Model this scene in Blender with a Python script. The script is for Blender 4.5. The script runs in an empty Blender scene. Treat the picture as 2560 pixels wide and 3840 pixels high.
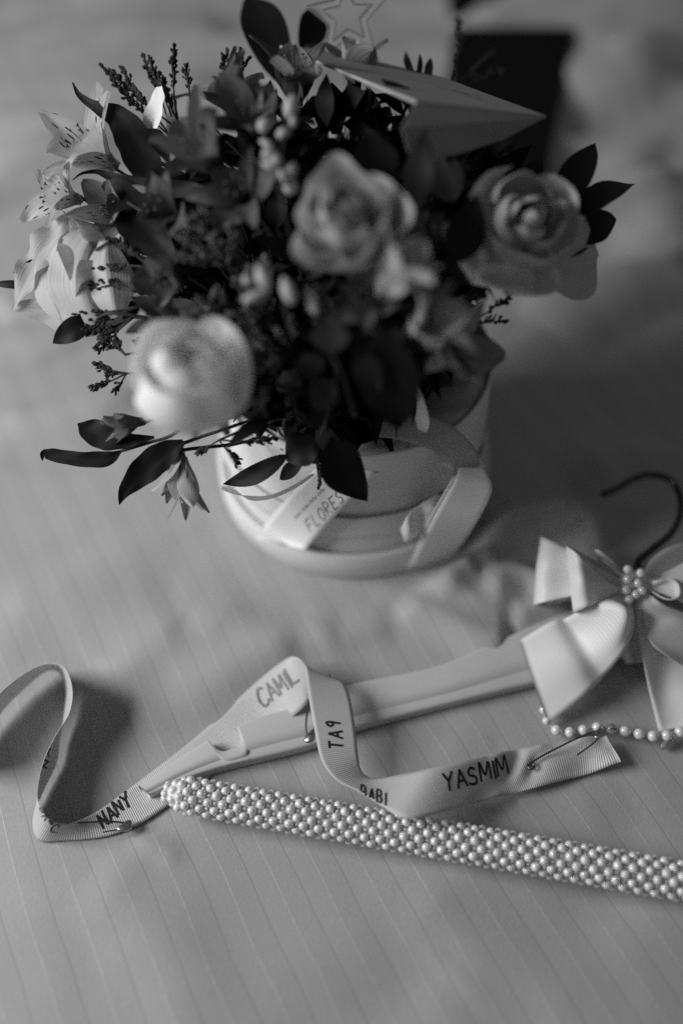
import bpy, math, random
import numpy as np
from mathutils import Vector, Matrix, Quaternion, noise
from mathutils.bvhtree import BVHTree
random.seed(7)
sc = bpy.context.scene
COL = sc.collection
V = Vector
U = 0.00064            # metres per design unit (all sizes below are in these units)

# ------------------------------------------------------------------ camera
F = 3733.0; PITCH = math.radians(52.8); CH = 593.0
FWD = V((0, math.cos(PITCH), -math.sin(PITCH))); UP = V((0, math.sin(PITCH), math.cos(PITCH))); RT = V((1, 0, 0))
CAM = V((0, 0, CH))
cd = bpy.data.cameras.new("camera"); cam = bpy.data.objects.new("camera", cd); COL.objects.link(cam)
cam.location = CAM * U; cam.rotation_euler = (math.pi/2 - PITCH, 0, 0)
cd.sensor_fit = 'VERTICAL'; cd.sensor_height = 36; cd.sensor_width = 24; cd.lens = 35
cd.clip_start = 0.01; cd.clip_end = 20
cd.dof.use_dof = True; cd.dof.focus_distance = 606*U; cd.dof.aperture_fstop = 0.035/(29.0*U)
cd.dof.aperture_blades = 9
sc.camera = cam

# ------------------------------------------------------------------ light: one soft window on the left, dim room
w = bpy.data.worlds.new("World"); sc.world = w; w.use_nodes = True
w.node_tree.nodes['Background'].inputs[0].default_value = (1, 1, 1, 1)
w.node_tree.nodes['Background'].inputs[1].default_value = 0.082
ld = bpy.data.lights.new("window_light", 'AREA'); ld.shape = 'RECTANGLE'; ld.size = 0.5; ld.size_y = 0.4; ld.energy = 9.2
lo = bpy.data.objects.new("window_light", ld); COL.objects.link(lo)
lo.location = (-0.80, 0.17, 0.50)
lo.rotation_euler = (V((0.0, 0.30, 0.05)) - V(lo.location)).to_track_quat('-Z', 'Y').to_euler()
sc.view_settings.view_transform = 'Standard'; sc.view_settings.look = 'None'
sc.view_settings.exposure = 0.0; sc.view_settings.gamma = 1
sc.cycles.use_denoising = False; sc.cycles.use_adaptive_sampling = False
sc.cycles.max_bounces = 6; sc.cycles.caustics_reflective = False; sc.cycles.caustics_refractive = False
sc.render.engine = 'CYCLES'

# ------------------------------------------------------------------ placing helpers
def ray(px, py):
    return RT*((px-1280)/F) + UP*((1920-py)/F) + FWD
def W(px, py, d):            # point at distance d in front of the lens plane
    return CAM + ray(px, py)*d
def G(px, py, h=0.0):        # point h above the bed
    r = ray(px, py); return CAM + r*((h-CH)/r.z)

# ------------------------------------------------------------------ materials
def mat(name, c, rough=0.6, var=0.0, scale=60, spec=0.5, trans=0.0, bump=0.0, bscale=400, metal=0.0, sheen=0.0, stretch=None, coat=0.0):
    m = bpy.data.materials.new(name); m.use_nodes = True; n = m.node_tree.nodes; l = m.node_tree.links
    p = n['Principled BSDF']; out = n['Material Output']
    p.inputs['Base Color'].default_value = (c, c, c, 1); p.inputs['Roughness'].default_value = rough
    p.inputs['Specular IOR Level'].default_value = spec if c > .04 or metal else min(spec, .14); p.inputs['Metallic'].default_value = metal
    p.inputs['Sheen Weight'].default_value = sheen; p.inputs['Coat Weight'].default_value = coat; p.inputs['Coat Roughness'].default_value = .06
    tc = n.new('ShaderNodeTexCoord'); src = tc.outputs['Object']
    if stretch:
        mp = n.new('ShaderNodeMapping'); mp.inputs['Scale'].default_value = stretch; l.new(tc.outputs['UV'], mp.inputs[0]); src = mp.outputs[0]
    colout = None
    if var:
        t = n.new('ShaderNodeTexNoise'); t.inputs['Scale'].default_value = scale; t.inputs['Detail'].default_value = 4; l.new(src, t.inputs[0])
        r = n.new('ShaderNodeMapRange'); r.inputs['From Min'].default_value = .3; r.inputs['From Max'].default_value = .7
        r.inputs['To Min'].default_value = c*(1-var); r.inputs['To Max'].default_value = min(1, c*(1+var)); l.new(t.outputs[0], r.inputs[0])
        colout = r.outputs[0]; l.new(colout, p.inputs['Base Color'])
    if bump:
        t = n.new('ShaderNodeTexNoise'); t.inputs['Scale'].default_value = bscale; l.new(src, t.inputs[0])
        b = n.new('ShaderNodeBump'); b.inputs['Strength'].default_value = bump; b.inputs['Distance'].default_value = 0.0006
        l.new(t.outputs[0], b.inputs['Height']); l.new(b.outputs[0], p.inputs['Normal'])
    if trans:
        tr = n.new('ShaderNodeBsdfTranslucent'); tr.inputs[0].default_value = (c, c, c, 1)
        if colout: l.new(colout, tr.inputs[0])
        mx = n.new('ShaderNodeMixShader'); mx.inputs[0].default_value = trans
        l.new(p.outputs[0], mx.inputs[1]); l.new(tr.outputs[0], mx.inputs[2]); l.new(mx.outputs[0], out.inputs[0])
    return m

def sheet_mat():
    m = bpy.data.materials.new("striped_sheet"); m.use_nodes = True; n = m.node_tree.nodes; l = m.node_tree.links
    p = n['Principled BSDF']; p.inputs['Roughness'].default_value = .62; p.inputs['Sheen Weight'].default_value = .15
    tc = n.new('ShaderNodeTexCoord')
    def math_(op, a, b=None, c=None):
        q = n.new('ShaderNodeMath'); q.operation = op
        for i, x in enumerate((a, b, c)):
            if x is None: continue
            if isinstance(x, (int, float)): q.inputs[i].default_value = x
            else: l.new(x, q.inputs[i])
        return q.outputs[0]
    dt = n.new('ShaderNodeVectorMath'); dt.operation = 'DOT_PRODUCT'; l.new(tc.outputs['Object'], dt.inputs[0])
    dt.inputs[1].default_value = (.889/(26*U), .457/(26*U), 0)
    nz = n.new('ShaderNodeTexNoise'); nz.inputs['Scale'].default_value = 7; l.new(tc.outputs['Object'], nz.inputs[0])
    s = math_('ADD', dt.outputs['Value'], math_('MULTIPLY', nz.outputs[0], .9))
    fr = math_('FRACT', s)
    def line(at, wd):   # 1 on the line
        d = math_('ABSOLUTE', math_('SUBTRACT', fr, at)); return math_('SUBTRACT', 1.0, math_('MINIMUM', math_('DIVIDE', d, wd), 1.0))
    fine = n.new('ShaderNodeTexNoise'); fine.inputs['Scale'].default_value = 900; l.new(tc.outputs['Object'], fine.inputs[0])
    br = math_('MULTIPLY', line(.25, .019), fine.outputs[0]); dk = math_('MULTIPLY', line(.75, .020), fine.outputs[0])
    band = math_('MULTIPLY', math_('GREATER_THAN', math_('ABSOLUTE', math_('SUBTRACT', fr, .5)), .25), .014)
    big = n.new('ShaderNodeTexNoise'); big.inputs['Scale'].default_value = 14; l.new(tc.outputs['Object'], big.inputs[0])
    base = math_('ADD', math_('ADD', .39, band), math_('MULTIPLY', math_('SUBTRACT', big.outputs[0], .5), .05))
    base = math_('ADD', base, math_('MULTIPLY', math_('SUBTRACT', fine.outputs[0], .5), .10))
    base = math_('ADD', base, math_('MULTIPLY', br, .22)); base = math_('SUBTRACT', base, math_('MULTIPLY', dk, .24))
    l.new(base, p.inputs['Base Color'])
    b = n.new('ShaderNodeBump'); b.inputs['Strength'].default_value = .22; b.inputs['Distance'].default_value = .0004
    h = math_('ADD', math_('SUBTRACT', br, dk), fine.outputs[0]); l.new(h, b.inputs['Height']); l.new(b.outputs[0], p.inputs['Normal'])
    return m

def ribbed_mat(name, c, rough=.42, ribs=True, trans=0, alpha=1.0, rs=.45):
    m = mat(name, c, rough, trans=trans, var=.05, scale=50, sheen=.2); n = m.node_tree.nodes; l = m.node_tree.links
    p = n['Principled BSDF']; p.inputs['Alpha'].default_value = alpha
    if ribs:
        tc = n.new('ShaderNodeTexCoord'); wv = n.new('ShaderNodeTexWave'); wv.bands_direction = 'X'; wv.inputs['Detail'].default_value = 0
        wv.inputs['Scale'].default_value = 1/(1.25*2*math.pi)*2*math.pi*0.32; l.new(tc.outputs['UV'], wv.inputs[0])
        b = n.new('ShaderNodeBump'); b.inputs['Strength'].default_value = rs; b.inputs['Distance'].default_value = .0004
        l.new(wv.outputs[0], b.inputs['Height']); l.new(b.outputs[0], p.inputs['Normal'])
        r = n.new('ShaderNodeMapRange'); r.inputs['To Min'].default_value = c*.90; r.inputs['To Max'].default_value = min(1, c*1.04)
        l.new(wv.outputs[0], r.inputs[0]); l.new(r.outputs[0], p.inputs['Base Color'])
    return m

def petal_mat(name, c, spots=False, trans=.3, dark=.06, vein=.18):
    m = mat(name, c, .55, trans=trans); n = m.node_tree.nodes; l = m.node_tree.links
    p = n['Principled BSDF']; tr = [x for x in n if x.type == 'BSDF_TRANSLUCENT'][0]
    tc = n.new('ShaderNodeTexCoord')
    mp = n.new('ShaderNodeMapping'); mp.inputs['Scale'].default_value = (22, 1.6, 1); l.new(tc.outputs['UV'], mp.inputs[0])
    t = n.new('ShaderNodeTexNoise'); t.inputs['Scale'].default_value = 1; t.inputs['Detail'].default_value = 3; l.new(mp.outputs[0], t.inputs[0])
    r = n.new('ShaderNodeMapRange'); r.inputs['From Min'].default_value = .3; r.inputs['From Max'].default_value = .7
    r.inputs['To Min'].default_value = c*(1-vein); r.inputs['To Max'].default_value = min(.95, c*(1+vein)); l.new(t.outputs[0], r.inputs[0])
    col = r.outputs[0]
    bp = n.new('ShaderNodeBump'); bp.inputs['Strength'].default_value = .35; bp.inputs['Distance'].default_value = .0008
    l.new(t.outputs[0], bp.inputs['Height']); l.new(bp.outputs[0], p.inputs['Normal'])
    if spots:
        m2 = n.new('ShaderNodeMapping'); m2.inputs['Scale'].default_value = (8, 5, 1); l.new(tc.outputs['UV'], m2.inputs[0])
        vo = n.new('ShaderNodeTexVoronoi'); vo.inputs['Scale'].default_value = 1; l.new(m2.outputs[0], vo.inputs[0])
        g = n.new('ShaderNodeMath'); g.operation = 'LESS_THAN'; g.inputs[1].default_value = .27; l.new(vo.outputs['Distance'], g.inputs[0])
        mx = n.new('ShaderNodeMix'); mx.data_type = 'RGBA'; l.new(g.outputs[0], mx.inputs[0]); l.new(col, mx.inputs[6]); mx.inputs[7].default_value = (dark, dark, dark, 1)
        col = mx.outputs[2]
    l.new(col, p.inputs['Base Color']); l.new(col, tr.inputs[0])
    return m

def glass_mat(name, rough=.08, c=.9):
    m = bpy.data.materials.new(name); m.use_nodes = True; p = m.node_tree.nodes['Principled BSDF']
    p.inputs['Base Color'].default_value = (c, c, c, 1); p.inputs['Roughness'].default_value = rough
    p.inputs['Transmission Weight'].default_value = .85; p.inputs['IOR'].default_value = 1.45
    return m

M = dict(
    sheet=sheet_mat(), ribbon=ribbed_mat("grosgrain_ribbon", .58), bow=ribbed_mat("satin_bow_ribbon", .80, .52, True, 0, rs=.1),
    satin=mat("satin_ribbon", .82, .38, var=.04), organza=ribbed_mat("organza", .6, .4, False, .4, .6),
    ink=mat("ink", .03, .6), ink_grey=mat("grey_print", .16, .6), metal=mat("dark_steel", .5, .28, metal=1.0), wire=mat("pin_wire", .16, .3, metal=1.0),
    blackmetal=mat("black_hook_metal", .07, .22, metal=1.0, coat=.5), hanger=mat("glossy_white_hanger", .56, .65, var=.05, scale=30, stretch=None),
    core=mat("bar_core", .78, .5), pearl=mat("pearl", .80, .10, var=.15, scale=300, spec=.9, coat=1.0), seed=mat("seed_bead", .75, .12, coat=.5),
    clear=glass_mat("clear_bead"), acrylic=glass_mat("clear_acrylic", .3, .98), thread=mat("thread", .55, .6),
    box=mat("white_box_board", .74, .5, var=.04, scale=40, bump=.1), dark_inside=mat("floral_foam", .012, .9, var=.4, scale=80, bump=1, bscale=200),
    rose_white=petal_mat("white_rose_petal", .85, trans=.2, vein=.05), rose_pale=petal_mat("pale_rose_petal", .48, trans=.3, vein=.12),
    rose_grey=petal_mat("soft_rose_petal", .54, trans=.25, vein=.04), rose_cream=petal_mat("cream_rose_petal", .52, trans=.35, vein=.14),
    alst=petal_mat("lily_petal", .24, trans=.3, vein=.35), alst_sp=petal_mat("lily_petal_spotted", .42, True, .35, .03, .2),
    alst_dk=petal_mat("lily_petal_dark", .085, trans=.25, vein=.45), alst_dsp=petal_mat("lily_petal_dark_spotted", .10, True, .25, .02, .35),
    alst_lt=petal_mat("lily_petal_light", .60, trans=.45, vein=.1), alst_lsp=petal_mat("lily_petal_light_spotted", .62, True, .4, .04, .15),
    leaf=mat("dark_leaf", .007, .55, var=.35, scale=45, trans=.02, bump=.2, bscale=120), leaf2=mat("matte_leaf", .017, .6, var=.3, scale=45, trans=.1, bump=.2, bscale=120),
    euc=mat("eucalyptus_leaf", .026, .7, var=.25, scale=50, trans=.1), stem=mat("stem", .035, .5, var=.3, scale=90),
    bud=mat("sprig_bud", .035, .8, var=.5, scale=200), bud_mid=mat('grey_bud', .13, .7, var=.5, scale=200), bud_lt=mat("pale_bud", .5, .5, var=.15, scale=90, trans=.3),
    card=mat("card_paper", .30, .65, var=.06, scale=120, bump=.12, bscale=900), black=mat("black_case", .003, .8, spec=.15),
    stamen=mat("stamen", .07, .7))

# ------------------------------------------------------------------ object helpers
ORG = {}
def tag(o, label=None, cat=None, group=None, kind=None):
    for k, v in (('label', label), ('category', cat), ('group', group), ('kind', kind)):
        if v: o[k] = v
    return o
def thing(name, loc, label, cat, group=None):
    o = bpy.data.objects.new(name, None); COL.objects.link(o); o.empty_display_size = .01
    o.location = loc*U; ORG[o.name] = V(loc); return tag(o, label, cat, group)
def mk(name, verts, faces, m, parent=None, smooth=True, uvs=None):
    og = ORG[parent.name] if parent else V((0, 0, 0))
    me = bpy.data.meshes.new(name); me.from_pydata([((V(v)-og)*U)[:] for v in verts], [], faces)
    me.materials.append(M[m] if isinstance(m, str) else m)
    if uvs is not None:
        ul = me.uv_layers.new(name='UVMap'); li = np.zeros(len(me.loops), dtype=np.int32); me.loops.foreach_get('vertex_index', li)
        ul.data.foreach_set('uv', np.array(uvs, dtype=np.float32)[li].ravel())
    if smooth: me.polygons.foreach_set('use_smooth', [True]*len(me.polygons))
    me.update()
    o = bpy.data.objects.new(name, me); COL.objects.link(o)
    if parent: o.parent = parent
    ORG[o.name] = og; return o
def place(name, me, p, parent, rot=None, scale=1):
    o = bpy.data.objects.new(name, me); COL.objects.link(o); o.parent = parent; o.location = (V(p)-ORG[parent.name])*U
    if rot: o.rotation_euler = rot
    o.scale = (scale,)*3
    ORG[o.name] = V(p); return o

def cr(pts, n):      # Catmull-Rom through n-dim points
    P = np.array([list(p) for p in pts], dtype=float); k = len(P); out = []
    P = np.vstack([2*P[0]-P[1], P, 2*P[-1]-P[-2]])
    for i in range(k-1):
        p0, p1, p2, p3 = P[i:i+4]
        for j in range(n):
            t = j/n; out.append(.5*((2*p1)+(-p0+p2)*t+(2*p0-5*p1+4*p2-p3)*t*t+(-p0+3*p1-3*p2+p3)*t**3))
    out.append(P[-2]); return [V(q) for q in out]
def tube_data(pts, r, n=8, cap=True, vs=None, fs=None):
    vs = [] if vs is None else vs; fs = [] if fs is None else fs; b0 = len(vs)
    k = len(pts); rr = r if isinstance(r, (list, tuple)) else [r]*k; nrm = None
    for i, p in enumerate(pts):
        t = (pts[min(i+1, k-1)]-pts[max(i-1, 0)]).normalized()
        if nrm is None: nrm = t.orthogonal().normalized()
        nrm = (nrm - t*nrm.dot(t)); nrm = nrm.normalized() if nrm.length > 1e-6 else t.orthogonal().normalized()
        bn = t.cross(nrm)
        for j in range(n):
            a = 2*math.pi*j/n; vs.append(p + (nrm*math.cos(a)+bn*math.sin(a))*rr[i])
    for i in range(k-1):
        for j in range(n):
            a = b0+i*n+j; b = b0+i*n+(j+1) % n; fs.append((a, b, b+n, a+n))
    if cap: fs.append(tuple(b0+j for j in range(n))[::-1]); fs.append(tuple(b0+(k-1)*n+j for j in range(n)))
    return vs, fs
def tube(name, pts, r, m, parent, n=8):
    vs, fs = tube_data(pts, r, n); return mk(name, vs, fs, m, parent)
def sheet_from_rails(A, B, nv=10, th=.35, bow=0.0, warp=None):
    """double sided ribbon between two rails; returns verts, faces, uv (in design units)"""
    k = len(A); top = []; uv = []; u = 0
    for i in range(k):
        if i: u += ((A[i]+B[i])/2-(A[i-1]+B[i-1])/2).length
        for j in range(nv+1):
            v = j/nv; p = A[i].lerp(B[i], v)
            if warp: p = p+warp(i/(k-1), v)
            top.append(p); uv.append((u, v*(A[i]-B[i]).length))
    N = []
    idx = lambda i, j: i*(nv+1)+j
    for i in range(k):
        for j in range(nv+1):
            a = top[idx(min(i+1, k-1), j)]-top[idx(max(i-1, 0), j)]; b = top[idx(i, min(j+1, nv))]-top[idx(i, max(j-1, 0))]
            q = a.cross(b); N.append(q.normalized() if q.length > 1e-9 else V((0, 0, 1)))
    n0 = len(top); vs = [p+q*th/2 for p, q in zip(top, N)]+[p-q*th/2 for p, q in zip(top, N)]
    fs = []
    for i in range(k-1):
        for j in range(nv):
            a, b, c, d = idx(i, j), idx(i, j+1), idx(i+1, j+1), idx(i+1, j)
            fs.append((a, d, c, b)); fs.append((a+n0, b+n0, c+n0, d+n0))
        for j in (0, nv):
            a, d = idx(i, j), idx(i+1, j); fs.append((a, d, d+n0, a+n0) if j else (a, a+n0, d+n0, d))
    for i in (0, k-1):
        for j in range(nv):
            a, b = idx(i, j), idx(i, j+1); fs.append((a, b, b+n0, a+n0))
    return vs, fs, uv+uv
def rail(st, n):
    """stations of (ax,ay,ah, bx,by,bh): both edges of a ribbon, picture place and height above the bed"""
    a = [G(s[0], s[1], s[2]) for s in st]; b = [G(s[3], s[4], s[5]) for s in st]; return cr(a, n), cr(b, n)
def ribbon(name, st, m, parent=None, n=10, nv=10, th=.35, warp=None, mat_=None):
    A, B = rail(st, n); vs, fs, uv = sheet_from_rails(A, B, nv, th, warp=warp)
    return mk(name, vs, fs, m, parent, uvs=uv), (vs, fs)

def sphere_mesh(name, r, m, seg=14, rings=9):
    vs = []; fs = []
    vs.append(V((0, 0, r*U)))
    for i in range(1, rings):
        th = math.pi*i/rings
        for j in range(seg):
            a = 2*math.pi*j/seg; vs.append(V((math.sin(th)*math.cos(a), math.sin(th)*math.sin(a), math.cos(th)))*r*U)
    vs.append(V((0, 0, -r*U))); L = len(vs)-1
    for j in range(seg):
        fs.append((0, 1+j, 1+(j+1) % seg)); fs.append((L, L-seg+(j+1) % seg, L-seg+j))
        for i in range(rings-2):
            a = 1+i*seg+j; b = 1+i*seg+(j+1) % seg; fs.append((a, a+seg, b+seg, b))
    me = bpy.data.meshes.new(name); me.from_pydata([v[:] for v in vs], [], fs); me.materials.append(M[m])
    me.polygons.foreach_set('use_smooth', [True]*len(me.polygons)); me.update(); return me
def blob_into(vs, fs, p, r, dirv=None, el=1.0):
    """small faceted oval, long along dirv"""
    b = len(vs); d = (dirv or V((0, 0, 1))).normalized(); x = d.orthogonal().normalized(); y = d.cross(x)
    vs.append(p+d*r*el)
    for h, k in ((.45, .85), (-.45, .9)):
        for j in range(5):
            a = 2*math.pi*j/5+h; vs.append(p+d*r*el*h+(x*math.cos(a)+y*math.sin(a))*r*k)
    vs.append(p-d*r*el)
    for j in range(5):
        k = (j+1) % 5; fs.append((b, b+1+j, b+1+k)); fs.append((b+1+j, b+6+j, b+6+k, b+1+k)); fs.append((b+6+j, b+11, b+6+k))

# ------------------------------------------------------------------ the bed sheet with its folds
FOLDS = [  # polyline in picture places, height, width
    ([(1760, 2120), (1880, 1990), (2030, 1945), (2150, 1990), (2250, 2080)], 27, 14),
    ([(1780, 2260), (1930, 2190), (2060, 2250)], 19, 12),
    ([(1560, 2200), (1700, 2185), (1800, 2170)], 12, 12), ([(1850, 2330), (2000, 2300), (2150, 2260)], 10, 12),
    ([(2080, 1820), (2300, 1745), (2560, 1740), (2800, 1760)], 20, 26),
    ([(1480, 2220), (1620, 2310), (1800, 2400), (1900, 2405)], 13, 15), ([(1620, 2200), (1760, 2270), (1900, 2290)], 11, 11), ([(400, 2790), (700, 2650), (980, 2510), (1150, 2430)], 7, 22), ([(1180, 2440), (1330, 2360), (1500, 2320)], 4, 20), ([(1600, 2190), (1750, 2140), (1900, 2110)], 8, 12),
    
    ([(2500, 500), (2380, 700), (2500, 900), (2800, 1000)], 20, 40),
    ([(-200, 560), (500, 420), (900, 330)], 12, 60), ([(-300, 250), (400, 120), (1000, 60)], 14, 80),
    ([(2000, 1250), (2300, 1120), (2700, 1000)], 12, 30), ([(2150, 1500), (2400, 1380), (2700, 1290)], 8, 30),
    ([(1650, 130), (1900, 60), (2300, 30), (2700, -100)], 22, 60), ([(2200, 300), (2450, 150), (2700, 50)], 20, 60),
    ([(-100, 1180), (200, 1150), (500, 1200)], 8, 26), ([(-100, 1560), (250, 1500), (500, 1540)], 6, 26), ([(700, 2330), (1000, 2380), (1300, 2330)], 6, 22), ([(300, 3250), (600, 3500), (800, 3900)], 3, 26), ([(1500, 3300), (1800, 3600), (2300, 3900)], 3, 24),
    ([(480, 3120), (620, 3170), (700, 3230)], 2.0, 5), ([(1540, 3520), (1700, 3680), (1850, 3830)], 1.0, 5),
    ([(750, 2330), (520, 2440), (380, 2560)], 4, 26), ([(-100, 2300), (300, 2260), (700, 2200)], 4, 30),
    ([(1100, 2920), (1500, 2840), (1900, 2760)], 3, 16), ([(1600, 3160), (2000, 3110), (2400, 3000)], 4, 22),
]
def seg_dist(X, Y, a, b):
    dx, dy = b.x-a.x, b.y-a.y; L = dx*dx+dy*dy+1e-9
    t = np.clip(((X-a.x)*dx+(Y-a.y)*dy)/L, 0, 1); return np.hypot(X-a.x-t*dx, Y-a.y-t*dy), t
def smooth_noise(X, Y, sx, sy, ang, seed):
    rs = np.random.RandomState(seed); c, s = math.cos(ang), math.sin(ang)
    A = (X*c+Y*s)/sx; B = (-X*s+Y*c)/sy; o = np.zeros_like(X)
    g = rs.rand(256, 256); ia = np.floor(A).astype(int); ib = np.floor(B).astype(int); fa = A-ia; fb = B-ib
    fa = fa*fa*(3-2*fa); fb = fb*fb*(3-2*fb)
    h = lambda i, j: g[i % 256, j % 256]
    return (h(ia, ib)*(1-fa)+h(ia+1, ib)*fa)*(1-fb)+(h(ia, ib+1)*(1-fa)+h(ia+1, ib+1)*fa)*fb-.5
def bed_height(X, Y):
    X0, Y0 = X, Y
    X = X0+smooth_noise(X0, Y0, 60, 60, .3, 5)*16; Y = Y0+smooth_noise(X0, Y0, 55, 55, .9, 6)*16
    Z = np.zeros_like(X)
    for pts, h, wd in FOLDS:
        P = cr([G(a, b)[:] for a, b in pts], 4); D = np.full_like(X, 1e9); T = np.zeros_like(X); n = len(P)-1
        for i in range(n):
            d, t = seg_dist(X, Y, P[i], P[i+1]); k = d < D; D = np.where(k, d, D); T = np.where(k, (i+t)/n, T)
        Z += h*np.exp(-(D/wd)**2)*np.clip(np.sin(np.pi*np.clip(T, .04, .96))*1.6, 0, 1)
    R = np.hypot(X0-9, Y0-492)
    far = np.clip((Y0-430)/300, 0, 1)
    Z += (smooth_noise(X, Y, 160, 45, .35, 1)*40+smooth_noise(X, Y, 120, 24, .3, 2)*24)*far*np.clip((R-115)/80, 0, 1)
    Z += smooth_noise(X, Y, 70, 45, .5, 3)*4.6+smooth_noise(X, Y, 130, 34, .5, 8)*5*np.clip((R-130)/60, 0, 1)*np.clip((Y0-330)/60, 0, 1)+smooth_noise(X, Y, 28, 20, -.4, 4)*.7
    flat = np.clip((R-95)/30, 0, 1); Z *= flat   # pressed flat under the box
    return np.maximum(Z, -3)-1.2
gx = np.concatenate([np.linspace(-1600, -420, 90)[:-1], np.arange(-420, 480, 4.0), np.linspace(480, 1700, 90)])
gy = np.concatenate([np.linspace(-420, 20, 40)[:-1], np.arange(20, 900, 4.0), np.linspace(900, 2800, 150)])
XX, YY = np.meshgrid(gx, gy); ZZ = bed_height(XX, YY)
def bed_at(p):
    return float(bed_height(np.array([p.x]), np.array([p.y]))[0])
nx, ny = len(gx), len(gy)
me = bpy.data.meshes.new("bed_sheet"); co = np.stack([XX, YY, ZZ], -1).reshape(-1, 3)*U
ii = np.arange(nx*ny).reshape(ny, nx); q = np.stack([ii[:-1, :-1], ii[:-1, 1:], ii[1:, 1:], ii[1:, :-1]], -1).reshape(-1, 4)
me.vertices.add(len(co)); me.vertices.foreach_set('co', co.ravel()); me.loops.add(q.size); me.loops.foreach_set('vertex_index', q.ravel())
me.polygons.add(len(q)); me.polygons.foreach_set('loop_start', np.arange(0, q.size, 4)); me.polygons.foreach_set('use_smooth', np.ones(len(q), bool))
me.update(calc_edges=True); me.materials.append(M['sheet']); o = bpy.data.objects.new("bed_sheet", me); COL.objects.link(o); o['kind'] = 'structure'

# ------------------------------------------------------------------ print on surfaces
GL = {  # handwritten capitals: strokes in a unit box
 'A': [[(0, 0), (.45, 1), (.9, 0)], [(.15, .35), (.8, .38)]], 'B': [[(0, 0), (0, 1), (.6, .95), (.65, .6), (.1, .52), (.75, .45), (.7, .05), (0, 0)]],
 'C': [[(.85, .9), (.5, 1), (.1, .75), (0, .4), (.2, .05), (.6, 0), (.9, .2)]], 'E': [[(.8, 1), (0, 1), (0, 0), (.8, 0)], [(0, .5), (.6, .5)]],
 'F': [[(.8, 1), (0, 1), (0, 0)], [(0, .52), (.6, .52)]], 'I': [[(.2, 1), (.2, 0)]], 'L': [[(0, 1), (0, 0), (.7, 0)]],
 'M': [[(0, 0), (.1, 1), (.45, .3), (.85, 1), (.95, 0)]], 'N': [[(0, 0), (.05, 1), (.75, 0), (.8, 1)]],
 'O': [[(.4, 1), (.05, .8), (0, .3), (.35, 0), (.75, .25), (.75, .8), (.4, 1)]], 'R': [[(0, 0), (0, 1), (.6, .95), (.65, .6), (.05, .5), (.75, 0)]],
 'S': [[(.75, .9), (.4, 1), (.05, .8), (.2, .55), (.65, .42), (.7, .12), (.35, 0), (0, .12)]], 'T': [[(0, 1), (.85, 1)], [(.42, 1), (.42, 0)]],
 'Y': [[(0, 1), (.4, .5)], [(.85, 1), (.4, .5), (.3, 0)]], '9': [[(.7, .75), (.45, 1), (.1, .85), (.15, .6), (.5, .5), (.7, .75), (.6, 0)]],
 '-': [[(.1, .5), (.8, .55)]], '~': [[(0, .3), (.2, .7), (.4, .3), (.6, .75), (.8, .3), (1, .6)]], '/': [[(.3, 0), (.45, .5), (.5, 1)]]}
def print_on(name, geo, text, o, ex, ey, m, parent, wd=.45, jit=.06, gap=.3, lift=.35):
    """write text on a surface: o baseline start, ex baseline vector of the whole word, ey letter height vector (picture places on that surface)"""
    vs0, fs0 = geo; bvh = BVHTree.FromPolygons([v[:] for v in vs0], fs0); wl = [.28 if ch in 'I/' else .8 for ch in text]; cw = 1/(sum(wl)+gap*(len(text)-1)); xs = [sum(wl[:q])+gap*q for q in range(len(text))]
    vs = []; fs = []; rnd = random.Random(text+name)
    for i, ch in enumerate(text):
        if ch == ' ': continue
        dy = rnd.uniform(-jit, jit)
        for st in GL[ch]:
            P = cr([(a+rnd.uniform(-jit, jit)*.6, b+dy+rnd.uniform(-jit, jit)*.5, 0) for a, b in st], 4) if len(st) > 2 and ch in 'CSO9~BRM' else \
                [V((a, b+dy, 0)).lerp(V((c, d+dy, 0)), t) for (a, b), (c, d) in zip(st[:-1], st[1:]) for t in (0, .25, .5, .75, 1)]
            hit = []
            for p in P:
                u = (xs[i]+p.x*.8)*cw; px = o[0]+ex[0]*u+ey[0]*p.y; py = o[1]+ex[1]*u+ey[1]*p.y
                r = ray(px, py).normalized(); h, nn, _, _ = bvh.ray_cast(CAM, r)
                if h is not None: hit.append((h, nn if nn.dot(r) < 0 else -nn))
            for k in range(len(hit)-1):
                (a, na), (b, nb) = hit[k], hit[k+1]; t = b-a
                if t.length < 1e-4 or t.length > 6: continue
                s = na.cross(t).normalized()*wd; e = t.normalized()*wd*.5; c0 = len(vs); l = na*lift*(.6+.1*(k % 3))
                vs += [a-e+s+l, a-e-s+l, b+e-s+l, b+e+s+l]; fs.append((c0, c0+1, c0+2, c0+3))
    if vs: return mk(name, vs, fs, m, parent, smooth=False)

# ------------------------------------------------------------------ black case lying behind
def rounded_slab(name, corners, z0, z1, r, m, parent=None):
    pts = []
    n = len(corners)
    for i in range(n):
        p0, p, p2 = corners[i-1], corners[i], corners[(i+1) % n]; a = p+(p0-p).normalized()*r; b = p+(p2-p).normalized()*r
        for t in (0, .25, .5, .75, 1): pts.append((a*(1-t)**2+p*2*t*(1-t)+b*t*t))
    k = len(pts); c = sum(pts, V((0, 0, 0)))/k; vs = []
    for z, s in ((z0, .99), (z0+1.2, 1), (z1-1.5, 1), (z1, .985)): vs += [V((c.x+(p.x-c.x)*s, c.y+(p.y-c.y)*s, z)) for p in pts]
    fs = [tuple(range(k))[::-1], tuple(range(3*k, 4*k))]
    for j in range(3):
        for i in range(k): a = j*k+i; b = j*k+(i+1) % k; fs.append((a, b, b+k, a+k))
    return mk(name, vs, fs, m, parent, smooth=False)
c = [G(1700, 108, 16), G(2155, 108, 16), G(2050, 640, 16), G(1640, 640, 16)]
t = thing("black_case", V((c[0].x, c[0].y, 0)), "black flat rectangular case lying on the bed behind the bouquet", "case")
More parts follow.
